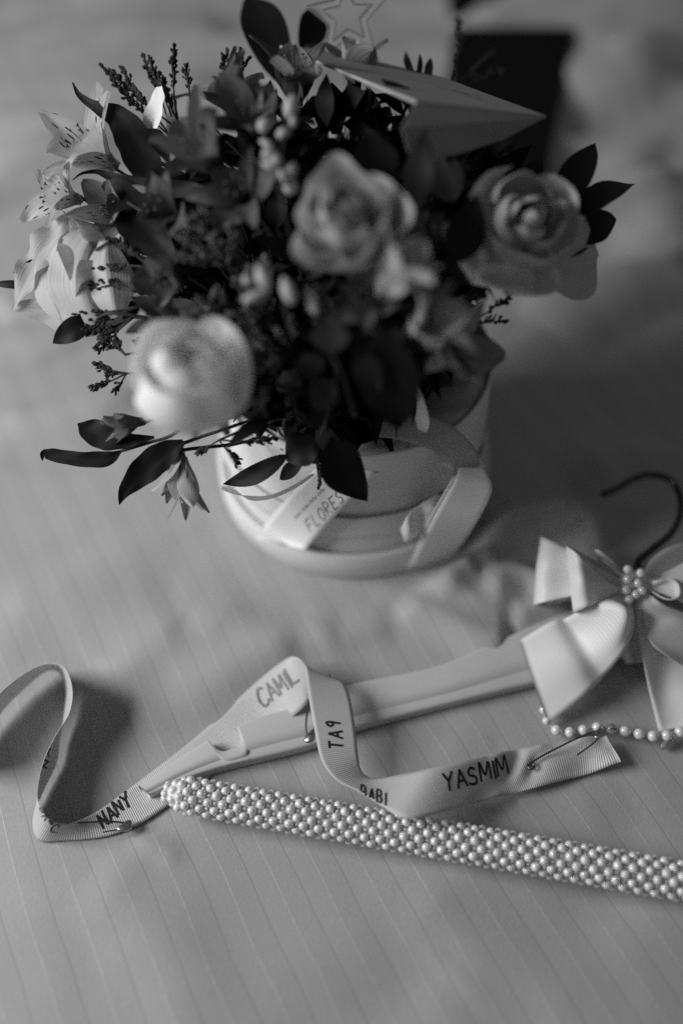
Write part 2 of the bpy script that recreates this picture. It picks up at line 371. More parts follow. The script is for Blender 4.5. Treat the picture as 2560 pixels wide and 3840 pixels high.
rounded_slab("case_body", [V((p.x, p.y, 0)) for p in c], 3, 15, 10, 'black', t); rounded_slab("case_lid", [V((p.x, p.y, 0)) for p in c], 15.3, 20, 10, 'black', t)
c = [G(1640, -150, 12), G(2100, -190, 12), G(2010, 0, 12), G(1690, 45, 12)]
o = rounded_slab("black_pouch", [V((p.x, p.y, 0)) for p in c], 2, 26, 14, 'black'); tag(o, "black soft pouch at the top edge of the photo, farthest back on the bed", "pouch")

# ------------------------------------------------------------------ flower box
BC = V((9, 492, 0))
def lathe(name, prof, m, parent, n=72, c=BC, smooth=True):
    vs = []; fs = []; k = len(prof)
    for i in range(n):
        a = 2*math.pi*i/n
        for r, z in prof: vs.append(V((c.x+r*math.cos(a), c.y+r*math.sin(a), z)))
    for i in range(n):
        for j in range(k-1):
            a = i*k+j; b = ((i+1) % n)*k+j; fs.append((a, b, b+1, a+1))
    return mk(name, vs, fs, m, parent, smooth)
fb = thing("flower_box", BC, "round white cardboard flower box holding the whole bouquet", "flower box")
lathe("box_base", [(0, 0), (101, 0), (102, 1), (102, 24), (101.2, 25), (97, 25), (97, 4)], 'box', fb)
lathe("box_body", [(96, 4), (93, 122), (92.5, 123), (91, 123), (90.5, 122), (93.5, 30)], 'box', fb)
lathe("flower_foam", [(89, 90), (89, 106), (60, 112), (0, 115)], 'dark_inside', fb)

tl_v = []; tl_f = []
for i in range(91):
    a = 2*math.pi*i/90
    for j, r_ in enumerate((90.3, 86, 78, 69, 58)): tl_v.append(BC+V((r_*math.cos(a), r_*math.sin(a), (118, 120, 119, 116, 112)[j]+1.8*math.sin(a*17+j)+1.2*math.sin(a*29+2*j))))
for i in range(90):
    for j in range(4): q = i*5+j; tl_f.append((q, q+5, q+6, q+1))
mk("tissue_lining", tl_v, tl_f, 'box', fb)
# ribbon tied round the box
rb = thing("box_ribbon", BC+V((0, -95, 60)), "white satin ribbon printed with words, tied in a bow round the flower box", "ribbon")
def wall(px, py, off=1.0):     # point on the box wall seen at this place
    r = ray(px, py); R = 96+off; ox, oy = -BC.x, -BC.y
    a = r.x**2+r.y**2; b = 2*(ox*r.x+oy*r.y); c_ = ox*ox+oy*oy-R*R; disc = b*b-4*a*c_
    if disc < 0: disc = 0
    return CAM+r*((-b-math.sqrt(disc))/(2*a))
def rail3(name, A, B, m, parent, n=8, nv=8, th=.4, warp=None):
    A = cr(A, n); B = cr(B, n); vs, fs, uv = sheet_from_rails(A, B, nv, th, warp=warp); return mk(name, vs, fs, m, parent, uvs=uv), (vs, fs)
o, geo = rail3("ribbon_tail", [wall(1210, 1735, 6), wall(1140, 1800, 3), wall(1050, 1900, 2), wall(972, 1995, 3), wall(960, 2020, 8)],
               [wall(1420, 1770, 9), wall(1330, 1858, 12), wall(1240, 1955, 9), wall(1165, 2040, 8), wall(1140, 2062, 10)], 'satin', rb)
print_on("lettering", geo, "FLORES", (1165, 1995), (128, -120), (-22, -42), 'ink_grey', rb, .38, .01, .22)
print_on("lettering", geo, "~~~~", (1110, 1955), (110, -112), (-12, -22), 'ink_grey', rb, .25, .01, .22)
print_on("lettering", geo, "~~", (1000, 2030), (80, 28), (-4, -22), 'ink_grey', rb, .5, .01, .2)
rail3("ribbon_tail", [W(1700, 1640, 640), W(1790, 1700, 640), W(1812, 1775, 638), W(1700, 1930, 660), W(1690, 2092, 0) if 0 else G(1690, 2092, 6)],
      [W(1640, 1730, 645), W(1700, 1770, 643), W(1690, 1800, 640), W(1600, 1960, 655), G(1525, 2140, 5)], 'satin', rb)
# the crease at the outer corner: a second leg folded over it
rail3("ribbon_tail", [W(1815, 1755, 634), W(1843, 1835, 636), W(1790, 1950, 655), G(1700, 2085, 8)],
      [W(1720, 1750, 634), W(1700, 1810, 634), W(1620, 1950, 648), G(1535, 2130, 8)], 'satin', rb)
rail3("ribbon_loop", [W(1440, 1560, 600), W(1560, 1555, 590), W(1680, 1590, 600), W(1780, 1680, 625), W(1800, 1760, 640)],
      [W(1420, 1640, 605), W(1500, 1650, 595), W(1620, 1690, 603), W(1690, 1740, 628), W(1690, 1800, 642)], 'organza', rb)
rail3("ribbon_loop", [W(1560, 1430, 570), W(1590, 1500, 575), W(1610, 1580, 585), W(1600, 1620, 595)],
      [W(1500, 1440, 575), W(1540, 1520, 580), W(1560, 1590, 590), W(1570, 1625, 597)], 'satin', rb)
rail3("ribbon_knot", [W(1500, 1985, 655), W(1530, 1930, 652), W(1570, 1895, 650), W(1640, 1850, 655)],
      [W(1520, 2035, 668), W(1570, 2000, 663), W(1610, 1950, 660), W(1660, 1890, 662)], 'satin', rb,
      warp=lambda u, v: V((0, -1, .6))*(5*math.sin(u*9)*math.sin(v*3.1)))
rail3("ribbon_loop", [W(828, 1835, 628), W(870, 1850, 622), W(930, 1860, 618), W(1010, 1857, 616), W(1100, 1820, 614), W(1170, 1775, 612)],
      [W(836, 1820, 640), W(880, 1835, 632), W(935, 1874, 622), W(1015, 1870, 618), W(1110, 1829, 617), W(1180, 1780, 614)], 'satin', rb)
rail3("ribbon_band", [BC+V((97.2*math.cos(a), 97.2*math.sin(a), 66)) for a in np.linspace(-2.9, -.2, 14)],
      [BC+V((97.2*math.cos(a), 97.2*math.sin(a), 44)) for a in np.linspace(-2.9, -.2, 14)], 'box', rb, n=3)

# ------------------------------------------------------------------ hanger
hg = thing("clothes_hanger", G(1500, 2900), "white clothes hanger with pearl covered lower bar and dark metal hook", "hanger")
TOPH = 9
up_ = cr([G(*p, TOPH)[:] for p in [(520, 2945), (640, 2862), (790, 2770), (960, 2690), (1146, 2636), (1306, 2565), (1633, 2496), (1878, 2395), (2050, 2320), (2250, 2250), (2400, 2235), (2560, 2290), (2800, 2450), (3000, 2640)]], 40)
lw_ = cr([G(*p, TOPH)[:] for p in [(560, 2978), (700, 2915), (850, 2868), (1010, 2830), (1184, 2785), (1331, 2725), (1660, 2640), (1900, 2580), (2080, 2535), (2250, 2480), (2400, 2440), (2560, 2490), (2760, 2620), (2900, 2780)]], 40)
# cut the clip notch into the upper edge
notch = G(836, 2745, TOPH)
vs = []; fs = []; k = len(up_); prof = [(0, -10.5), (0, -1.5), (.02, -.3), (.08, 0), (.5, .5), (.74, .45), (.755, -.4), (.775, -.4), (.93, -.6), (.98, -1.2), (1, -2.6), (1, -10.5)]
for i in range(k):
    a, b = up_[i].copy(), lw_[i]; wdt = (b-a)
    d = abs((a-notch).dot((up_[min(i+1, k-1)]-up_[max(i-1, 0)]).normalized()))
    d = abs((a.x-notch.x)); cut = .56*math.sqrt(max(0, 1-(d/8.5)**4)) if d < 8.5 else 0
    for q, (s, h) in enumerate(prof):
        h = -8.5 if h < -9 else h
        vs.append(a+wdt*(cut+(1-cut)*s)+V((0, 0, h)))
n = len(prof)
for i in range(k-1):
    for j in range(n-1):
        a = i*n+j; fs.append((a, a+n, a+n+1, a+1))
    fs.append((i*n, i*n+n-1, (i+1)*n+n-1, (i+1)*n))
fs.append(tuple(range(n))[::-1]); fs.append(tuple((k-1)*n+j for j in range(n)))
arms = mk("hanger_arms", vs, fs, 'hanger', hg)
# hook
hk = cr([(p[0], p[1], p[2]) for p in [W(2385, 2160, 670)[:], W(2392, 2105, 672)[:], W(2440, 2062, 676)[:], W(2515, 2000, 684)[:], W(2550, 1925, 692)[:], W(2545, 1850, 700)[:],
     W(2505, 1797, 706)[:], W(2435, 1780, 708)[:], W(2370, 1797, 706)[:], W(2310, 1833, 702)[:], W(2262, 1852, 700)[:]]], 8)
tube("hook", hk, [2.5]*(len(hk)-2)+[2.9, 2.9], 'blackmetal', hg, 12)
vs, fs = [], []; blob_into(vs, fs, hk[-1], 3.2, (hk[-1]-hk[-3]), 1.1); mk("hook_tip", vs, fs, 'blackmetal', hg)
# lower bar, wrapped in a net of pearls
b0 = G(640, 2972, 12); b1 = G(2960, 3372, 14); ax = (b1-b0).normalized(); L = (b1-b0).length
sx = ax.cross(V((0, 0, 1))).normalized(); sz = sx.cross(ax)     # sx points towards the camera
bar = tube("pearl_bar", [b0-ax*4, b0, b0+ax*6, b1], [3, 6, 7.6, 7.6], 'core', hg, 24); ORG[bar.name] = ORG[hg.name]
pm = sphere_mesh("pearl", 2.7, 'pearl'); pitch = 9.0; NR = 14; R0 = 9.6
cols = int(L/pitch*2)+1; count = 0; sv, sf = [], []; tv, tf = [], []; hv, hf = [], []; rnd = random.Random(3)
def barpt(row, s, R=R0):
    a = 2*math.pi*row/NR+.12; tp = min(1, .45+max(0, s)/16); return b0+ax*s+(sx*math.cos(a)+sz*math.sin(a))*R*tp
lastv = 2560
for c_ in range(cols):
    for row in range(NR):
        if (row+c_) % 2: continue
        s = c_*pitch/2-2+rnd.uniform(-.35, .35); p = barpt(row+rnd.uniform(-.07, .07), s); nrm = (p-b0-ax*(p-b0).dot(ax)).normalized(); view = (CAM-p).normalized()
        q = p-CAM; px = 1280+F*q.dot(RT)/q.dot(FWD)
        if nrm.dot(view) > .28 and px < 2640 and count < 298:
            place("pearl", pm, p, bar, (rnd.random()*6, rnd.random()*6, 0), rnd.uniform(.90, 1.05)); count += 1
        elif nrm.dot(view) > -.3 or px > 2640: blob_into(hv, hf, p, 2.7)
        for dr in (1, -1):           # threads and a seed bead to the neighbour on the next column
            p2 = barpt(row+dr, s+pitch/2); tube_data([p, (p+p2)/2, p2], .35, 4, False, tv, tf)
        if nrm.dot(view) > -.2 and px < 2650: blob_into(sv, sf, barpt(row+1, s, R0-.9)+nrm*.2, 1.25)
o = mk("pearl_backside", hv, hf, 'pearl', bar); o['kind'] = 'stuff'
o = mk("seed_beads", sv, sf, 'seed', bar); o['kind'] = 'stuff'; mk("thread_net", tv, tf, 'thread', bar)

# bow on the hanger neck
bow = mk("bow_knot", *tube_data([W(2310, 2190, 662), W(2345, 2190, 655), W(2390, 2190, 655), W(2430, 2185, 662)], [5, 9, 9, 5], 12), 'bow', hg)
def loop(name, A, B, n=8, warp=None): 
    w0 = warp or (lambda u, v: V((0, 0, 0))); ph = random.uniform(0, 6)
    return rail3(name, A, B, 'bow', bow, n, 14, .5, lambda u, v: w0(u, v)+V((-.3, -.3, 1))*(2.6*math.sin(v*7+u*5+ph)*math.sin(math.pi*u)))
# far left loop: lower layer out, bend, upper layer back
loop("bow_loop", [W(2330, 2175, 664), W(2200, 2110, 668), W(2090, 2040, 680), W(2040, 2010, 684), W(2026, 2008, 668), W(2060, 2022, 656), W(2140, 2060, 652), W(2250, 2130, 652), W(2340, 2180, 652)],
     [W(2330, 2200, 664), W(2200, 2230, 668), W(2080, 2260, 680), W(2015, 2262, 682), W(1998, 2265, 662), W(2030, 2258, 648), W(2120, 2240, 648), W(2250, 2215, 650), W(2340, 2200, 652)])
loop("bow_loop", [W(2340, 2170, 660), W(2260, 2120, 656), W(2170, 2070, 656), W(2130, 2050, 652), W(2124, 2048, 640), W(2165, 2075, 630), W(2240, 2150, 636), W(2310, 2200, 644), W(2350, 2195, 650)],
     [W(2340, 2200, 660), W(2260, 2225, 656), W(2190, 2265, 654), W(2160, 2290, 648), W(2150, 2292, 636), W(2200, 2272, 626), W(2260, 2245, 636), W(2310, 2222, 644), W(2350, 2210, 650)])
loop("bow_loop", [W(2330, 2165, 662), W(2290, 2110, 660), W(2240, 2065, 662), W(2226, 2062, 654), W(2250, 2070, 648), W(2300, 2110, 650), W(2340, 2165, 652)],
     [W(2335, 2190, 660), W(2300, 2150, 658), W(2262, 2120, 656), W(2250, 2108, 650), W(2275, 2120, 645), W(2310, 2150, 650), W(2345, 2185, 652)])
# right loops
loop("bow_loop", [W(2400, 2170, 660), W(2440, 2100, 664), W(2520, 2050, 670), W(2640, 2020, 680), W(2700, 2030, 668), W(2640, 2060, 652), W(2540, 2120, 650), W(2420, 2180, 650)],
     [W(2400, 2200, 660), W(2460, 2210, 662), W(2560, 2230, 665), W(2660, 2260, 672), W(2710, 2280, 660), W(2640, 2290, 645), W(2520, 2240, 642), W(2420, 2205, 648)])
loop("bow_loop", [W(2415, 2180, 652), W(2460, 2175, 642), W(2510, 2165, 640), W(2545, 2190, 638), W(2545, 2240, 636), W(2500, 2250, 634), W(2430, 2210, 645)],
     [W(2412, 2195, 652), W(2450, 2200, 646), W(2490, 2196, 652), W(2512, 2210, 654), W(2510, 2232, 650), W(2480, 2240, 646), W(2425, 2215, 650)])
loop("bow_loop", [W(2410, 2210, 650), W(2480, 2260, 640), W(2580, 2300, 640), W(2700, 2360, 650)], [W(2400, 2230, 650), W(2430, 2380, 632), W(2500, 2450, 632), W(2620, 2520, 645)],
     warp=lambda u, v: V((0, -.3, 1))*(7*math.sin(v*5.2)*u))
# hanging tails
o, geo = loop("bow_tail", [W(2320, 2225, 650), W(2250, 2255, 640), W(2160, 2290, 640), W(2060, 2330, 648), W(1945, 2402, 652)],
     [W(2362, 2245, 648), W(2375, 2360, 632), W(2310, 2490, 628), W(2190, 2605, 632), W(2052, 2718, 632)],
     warp=lambda u, v: V((.1, -.25, 1))*(20*math.exp(-((u-.30)/.12)**2)*math.sin(math.pi*min(1, v*1.1)) - 12*math.exp(-((u-.55)/.12)**2)))
loop("bow_tail", [W(2335, 2235, 652), W(2325, 2330, 650), W(2320, 2430, 652), W(2345, 2490, 652)],
     [W(2410, 2235, 652), W(2420, 2330, 652), W(2430, 2430, 655), W(2440, 2480, 655)], warp=lambda u, v: V((0, -.4, 1))*(3*math.sin(v*9)))
loop("bow_tail", [W(2380, 2240, 650), W(2385, 2400, 650), W(2418, 2540, 646), W(2476, 2738, 634)],
     [W(2450, 2235, 650), W(2560, 2350, 652), W(2650, 2500, 650), W(2740, 2690, 640)], warp=lambda u, v: V((0, -.3, 1))*(5*math.sin(v*4+u*4)))
pm2 = sphere_mesh("clasp_pearl", 3.0, 'pearl')
for (x, y) in [(2348, 2135), (2346, 2172), (2342, 2212), (2396, 2148), (2386, 2186), (2378, 2228), (2352, 2248), (2400, 2215)]: place("clasp_pearl", pm2, W(x+4, y, 642), bow)
# pearl strand under the bow
pts = [(2034, 2640), (2037, 2662), (2048, 2702), (2085, 2738), (2136, 2746), (2186, 2738), (2238, 2728), (2290, 2732), (2342, 2742), (2394, 2752), (2446, 2760), (2498, 2758), (2548, 2744), (2600, 2730), (2652, 2725)]
st_ = mk("pearl_strand", *tube_data(cr([G(x, y, 7)[:] for x, y in pts], 4), .5, 6), 'thread', hg)
pm3 = sphere_mesh("strand_pearl", 3.5, 'pearl', 18, 12); pg = sphere_mesh("clear_bead", 3.3, 'clear', 18, 12)
for i, (x, y) in enumerate(pts[1:]): 
    if x == 2290: place("clear_bead", pg, G(x, y, 7), st_)
    else: place("strand_pearl", pm3, G(x, y, 7), st_, None, .8 if i < 2 else 1)
vs, fs = tube_data([G(2520, 2762, 5), G(2500, 2780, 5), G(2484, 2800, 4), G(2478, 2812, 3)], [.6, 2.2, 2.4, .5], 8); mk("drop_bead", vs, fs, 'clear', st_)

# ------------------------------------------------------------------ ribbon of names
nr = thing("name_ribbon", G(1300, 2980), "long pale grosgrain ribbon with handwritten names, curling across the hanger", "ribbon")
ST = [(-140, 2840, 30, -130, 2905, 3), (-60, 2690, 30, -50, 2760, 3), (0, 2602, 30, 12, 2665, 4), (80, 2535, 31, 90, 2585, 4), (165, 2492, 32, 170, 2520, 5), (238, 2500, 34, 222, 2522, 6),
      (272, 2580, 35, 247, 2590, 6), (262, 2672, 33, 240, 2680, 5), (212, 2755, 28, 226, 2772, 3), (166, 2850, 26, 212, 2862, 2), (143, 2950, 26, 160, 2975, 1), (148, 3015, 26, 124, 3070, 1), (190, 3075, 22, 145, 3150, 1),
      (262, 3088, 12, 240, 3152, 1), (360, 3045, 4, 390, 3138, 1.2), (460, 2975, 3, 520, 3092, 1.2), (570, 2893, 2.0, 645, 3010, .8), (690, 2800, 1.5, 770, 2925, .8), (820, 2690, 1.5, 900, 2820, .8),
      (950, 2568, 4, 1040, 2730, 2), (1050, 2486, 14, 1130, 2660, 14), (1100, 2462, 24, 1190, 2600, 15), (1140, 2492, 28, 1245, 2555, 20), (1150, 2560, 28, 1290, 2565, 22), (1160, 2630, 27, 1315, 2630, 23), (1180, 2740, 26, 1332, 2740, 23),
      (1205, 2850, 25, 1342, 2830, 21), (1262, 2925, 26, 1355, 2890, 18), (1340, 2966, 28, 1400, 2920, 16), (1430, 3022, 29, 1500, 2905, 22), (1510, 3066, 34, 1610, 2882, 30), (1610, 3058, 31, 1720, 2858, 27), (1760, 3015, 19, 1850, 2828, 16), (1860, 2992, 10, 1940, 2808, 8), (1935, 2972, 7, 2000, 2798, 10),
      (2010, 2953, 8, 2062, 2788, 8), (2180, 2908, 4, 2190, 2768, 8), (2325, 2860, 7, 2272, 2755, 9)]
def nwarp(u, v): return V((0, 0, 1))*((1.6*math.sin((u-.86)*150)*math.sin(v*4+u*20)) if u > .86 else 0)
rbn, ngeo = ribbon("ribbon_band", ST, 'ribbon', nr, n=9, nv=10, th=.4, warp=nwarp)
print_on("lettering", ngeo, "YASMIM", (1672, 2966), (236, -64), (-14, -64), 'ink', rbn, .72, .10, .12)
print_on("lettering", ngeo, "CAMIL", (990, 2655), (140, -108), (-34, -56), 'ink_grey', rbn, .75, .08, .1)
print_on("lettering", ngeo, "NANY", (392, 3112), (106, -104), (-26, -46), 'ink', rbn, .7, .12, .1)
print_on("lettering", ngeo, "TA9", (1284, 2808), (-10, -108), (-50, -4), 'ink', rbn, .65, .1)
print_on("lettering", ngeo, "BABI", (1352, 2990), (96, 30), (2, -46), 'ink', rbn, .55)
print_on("lettering", ngeo, "~A~C", (140, 3040), (62, 86), (26, -26), 'ink', rbn, .4)
print_on("lettering", ngeo, "NA~", (176, 2880), (26, -120), (-16, -6), 'ink', rbn, .45)

# safety pins
def pin(a, b, side, label, grp="safety pins on the name ribbon", openw=15, clasp_first=True, needle=(0, 1)):
    """a = clasp end, b = coil end"""
    t = thing("safety_pin", a, label, "safety pin", grp); d = (b-a).normalized(); s = (side-d*side.dot(d)).normalized(); Ln = (b-a).length
    coil = [b+d*(-1.6)+d*1.9*math.cos(q)+s*1.9*math.sin(q) for q in np.linspace(-1.6, 4.9, 22)]
    back = cr([(a+d*2)[:], (a+d*Ln*.3-s*2.0)[:], (a+d*Ln*.75-s*2.6)[:], coil[0][:]], 8)
    tube("pin_back", back[:-1]+coil, .62, 'wire', t, 8)
    P = cr([coil[-1][:], (a+d*Ln*.6+s*openw*.5)[:], (a+d*Ln*.25+s*openw*.45)[:], (a+d*3+s*3.5)[:]], 8); k0, k1 = int(len(P)*needle[0]), max(2, int(len(P)*needle[1]))
    tube("pin_needle", P[k0:k1], .5, 'wire', t, 8)
    # folded sheet metal clasp
    vs = []; fs = []; up = d.cross(s); n = 14
    prof = [(-1.0, -1.6, .9), (-1.8, 1.0, 1.3), (-1.2, 3.6, 1.3), (1.5, 5.0, 1.15), (6.0, 4.6, .8), (7.4, 2.6, .7), (4.4, .6, .9), (2.0, -1.4, .8)]
    m_ = cr([(x, y, z) for x, y, z in prof+prof[:1]], 3)[:-1]; k = len(m_)
    for sg in (1, .55, -.55, -1):
        for p in m_:
            f = 1 if abs(sg) < 1 else .82; cx, cy = 2, 1.8; vs.append(a+d*(cx+(p.x-cx)*f)+s*(cy+(p.y-cy)*f)+up*p.z*sg)
    for j in range(3):
        for i in range(k): q = j*k+i; r_ = j*k+(i+1) % k; fs.append((q, r_, r_+k, q+k))
    fs.append(tuple(range(k))[::-1]); fs.append(tuple(range(3*k, 4*k)))
    mk("pin_clasp", vs, fs, 'metal', t); return t
a = G(2255, 2732, 15); b = G(1982, 2878, 10); pin(a, b, V((0, -1, .1)), "safety pin near the loose end of the ribbon, beside the longest written name", needle=(.45, 1), openw=14)
a = G(1150, 2775, 16); b = G(1178, 2590, 17); pin(a, b, V((1, 0, .2)), "safety pin half hidden under the ribbon's middle fold on the hanger arm", openw=8)
a = G(487, 3085, 5.5); b = G(200, 3110, 9.0); pin(a, b, V((0, -1, .05)), "safety pin through the left end of the ribbon, across the written name", needle=(.55, 1), openw=9)
# bit of needle showing through the ribbon
tube("pin_needle", [G(1236, 2528, 21), G(1234, 2565, 21.2), G(1226, 2600, 21.2), G(1217, 2624, 20.2)], .5, 'wire', nr, 8)

# ------------------------------------------------------------------ plants
def leaf_geo(base, tip, wd, nrm, curl=.12, side=0.0, shape=.85, fold=.15, n=12, m_=6):
    """pointed leaf from base to tip; nrm is roughly its upper face; side bends it sideways"""
    d = tip-base; Ln = d.length; d = d/Ln; s = d.cross(nrm).normalized(); nn = s.cross(d).normalized(); vs = []; uv = []; fs = []
    ph = random.uniform(0, 6)
    for i in range(n+1):
        t = i/n; c = base+d*Ln*t+nn*curl*Ln*math.sin(math.pi*t)+s*side*Ln*math.sin(math.pi*t); wv = math.sin(math.pi*t**shape)**.85*(1-t*.12)
        wv = max(wv, .03 if t < .5 else .0)
        for j in range(m_+1):
            q = j/m_*2-1; vs.append(c+s*q*wd/2*wv+nn*(fold*wd*.5*abs(q)*wv+.035*wd*math.sin(t*11+q*2+ph)*abs(q))); uv.append((j/m_, t))
    for i in range(n):
        for j in range(m_):
            a = i*(m_+1)+j; fs.append((a, a+1, a+m_+2, a+m_+1))
    return vs, fs, uv
def leaf(base, tip, wd, parent, m='leaf', nrm=None, name="leaf", **k):
    nrm = nrm or (CAM-base).normalized()+V((random.uniform(-.5, .5), random.uniform(-.4, .4), random.uniform(0, .6)))
    vs, fs, uv = leaf_geo(base, tip, wd, nrm, **k); return mk(name, vs, fs, m, parent, uvs=uv)
FOAM = V((9, 486, 112))
def path_leaf(pts, nrm=None, fold=.15, m_=8, ripple=1.0):
    """leaf along a bent line: (px, py, distance, width in px)"""
    P = cr([W(*p[:3])[:] for p in pts], 6); Wd = cr([(p[3]/F*p[2], 0, 0) for p in pts], 6); vs = []; uv = []; fs = []; nrm = nrm or (CAM-P[0]).normalized()
    k = len(P); ph = random.uniform(0, 6)
    for i in range(k):
        d = (P[min(i+1, k-1)]-P[max(i-1, 0)]).normalized(); s = d.cross(nrm).normalized(); nn = s.cross(d).normalized(); wd = max(.1, Wd[i].x)
        for j in range(m_+1):
            q = j/m_*2-1; vs.append(P[i]+s*q*wd/2*(1+.03*ripple*math.sin(i*1.3+ph+q*2))+nn*(fold*wd*.5*abs(q)+.05*ripple*wd*math.sin(i*.8+q*2.5+ph)*abs(q))); uv.append((j/m_, i/k))
    for i in range(k-1):
        for j in range(m_): a = i*(m_+1)+j; fs.append((a, a+1, a+m_+2, a+m_+1))
    return vs, fs, uv
def leaf_thing(label, leaves, stem_px, m='leaf', nm="leaf_stem", group=None, cat="foliage"):
    """leaves: list of (bx,by,bd, tx,ty,td, width px) ; stem from the foam to the first leaf"""
    p0 = FOAM+V((random.uniform(-50, 50), random.uniform(-50, 50), 0)); st = [W(*q) for q in stem_px]
    t = thing(nm, p0, label, cat, group); pts = cr([p0[:]]+[(p0.lerp(st[0], .5)+V((0, 0, 14)))[:]]+[q[:] for q in st], 6)
    tube("stem", pts, 1.0, 'stem', t, 6)
    for l in leaves:
        if isinstance(l, list):
            vs, fs, uv = path_leaf(l); mk("leaf", vs, fs, m, t, uvs=uv); continue
        bx, by, bd, tx, ty, td, wp = l[:7]; kw = l[7] if len(l) > 7 else {}
        leaf(W(bx, by, bd), W(tx, ty, td), wp/F*(bd+td)/2, t, m, **kw)
    return t

GRP = None
LT = leaf_thing
LT("dark wavy leaf pointing to the upper left above the speckled lilies", [[(272, 308, 605, 4), (300, 358, 604, 22), (360, 400, 602, 42), (440, 440, 600, 90), (500, 520, 598, 135), (545, 620, 592, 130), (600, 700, 585, 60)]], [(640, 760, 585), (600, 700, 590)])
LT("narrow dark leaf with a curled tip reaching left over the speckled petals", [[(272, 676, 595, 3), (310, 650, 594, 10), (370, 645, 592, 20), (440, 672, 590, 44), (560, 700, 586, 62), (700, 710, 580, 60), (800, 720, 570, 20)]], [(850, 760, 570), (760, 720, 575)])
LT("broad dark leaf hanging down beside the speckled lily", [[(385, 690, 590, 20), (440, 720, 588, 110), (500, 800, 584, 170), (570, 890, 578, 150), (660, 990, 570, 30)], (560, 480, 590, 640, 620, 580, 70)], [(640, 860, 560), (480, 760, 580)])
LT("long dark leaf with a hooked tip, lowest on the left of the bouquet", [[(160, 1728, 606, 3), (164, 1702, 606, 26), (200, 1706, 606, 48), (300, 1722, 604, 56), (400, 1720, 603, 58), (455, 1692, 602, 10)], [(292, 1588, 604, 4), (330, 1610, 604, 80), (400, 1635, 602, 110), (480, 1650, 600, 60), (580, 1640, 596, 10)], [(448, 1892, 602, 4), (470, 1840, 602, 50), (540, 1765, 600, 105), (620, 1700, 596, 100), (690, 1655, 592, 20)]],
   [(760, 1570, 580), (640, 1635, 590), (560, 1660, 600), (455, 1692, 602)])
LT("small dark leaf under the side-turned rose at the far left", [(350, 1195, 595, 198, 1288, 600, 95, {}), (250, 985, 612, 50, 1022, 612, 80, dict(curl=.2))], [(480, 1180, 580), (350, 1200, 595)])
LT("thin dark leaf tip poking out at the left edge of the photo", [(150, 1075, 615, -40, 1065, 618, 34, {})], [(420, 1100, 600), (180, 1075, 614)])
LT("dark leaf cluster fanning out right of the right-hand rose", [(2060, 830, 560, 2232, 538, 590, 130, dict(shape=.75)), (2090, 900, 560, 2378, 690, 600, 130, dict(shape=1.0)), (2070, 900, 565, 2308, 822, 590, 130, dict(shape=1.05)), (2060, 960, 560, 2200, 900, 585, 110, {})], [(1900, 980, 560), (2060, 910, 560)])
LT("pair of black leaves standing up at the top beside the clear star", [(1065, 330, 660, 930, -20, 690, 175, dict(shape=.95)), (1130, 200, 670, 1190, 30, 690, 120, {}), (1110, 230, 670, 1250, 180, 665, 70, {})], [(1100, 420, 640), (1105, 280, 660)], 'leaf')
LT("eucalyptus stem of round dark leaves hanging over the box front", [(1240, 1640, 565, 1378, 1878, 585, 175, dict(shape=.75, curl=.02, side=.08)), (1190, 1640, 575, 1075, 1730, 580, 150, dict(shape=1.0)), (1215, 1600, 575, 1320, 1690, 575, 130, dict(shape=1.0)), (1190, 1740, 590, 1150, 1600, 575, 130, dict(shape=.9))],
   [(1260, 1400, 520), (1225, 1560, 560), (1190, 1700, 580), (1200, 1810, 600)], 'leaf', "eucalyptus_stem")
LT("narrow dark leaf crossing the left rim of the box", [(1080, 1705, 595, 835, 1815, 612, 80, dict(side=-.08, curl=.08)), (1140, 1720, 590, 1050, 1800, 605, 60, {})], [(1080, 1560, 570), (1090, 1690, 590)], 'leaf')
LT("eucalyptus stem with round matte leaves between the two lower blooms", [(1240, 1330, 490, 1240, 1180, 485, 150, dict(shape=.9, curl=.02)), (1190, 1420, 500, 1130, 1330, 500, 120, dict(shape=.9)), (1330, 1310, 495, 1420, 1470, 500, 120, dict(shape=1.1, curl=.02)), (1260, 1430, 505, 1170, 1530, 515, 130, {})],
   [(1330, 1560, 530), (1290, 1420, 500), (1240, 1320, 490)], 'euc', "eucalyptus_stem")
LT("eucalyptus stem with oval dark leaves standing between the centre and right roses", [(1700, 990, 520, 1790, 720, 505, 165, dict(shape=.85)), (1600, 960, 540, 1590, 780, 530, 130, {}), (1560, 800, 520, 1600, 480, 515, 120, dict(shape=.8)), (1420, 700, 530, 1370, 480, 530, 180, dict(shape=.8)), (1700, 760, 540, 1640, 560, 540, 150, {})],
   [(1620, 1150, 560), (1640, 1000, 540), (1560, 780, 525)], 'leaf2', "eucalyptus_stem")
LT("big near black leaf in the lower middle of the bouquet", [(1420, 1250, 500, 1500, 1610, 520, 240, dict(shape=.9)), (1450, 1200, 510, 1560, 1480, 520, 200, {})], [(1450, 1000, 540), (1420, 1230, 505)], 'leaf')
LT("spiky leaf tips standing behind the folded card", [(1560, 300, 640, 1520, 190, 655, 30, {}), (1560, 310, 640, 1572, 200, 650, 24, {}), (1600, 330, 640, 1614, 215, 650, 34, {})], [(1500, 500, 600), (1560, 330, 635)], 'leaf2')
LT("dark leaves drooping under the pale bud on the left of the big white rose", [(620, 1200, 545, 500, 1110, 560, 70, {}), (600, 1210, 550, 470, 1250, 560, 60, {}), (700, 1190, 545, 560, 1170, 550, 70, {})], [(760, 1200, 540), (640, 1200, 548)], 'leaf')

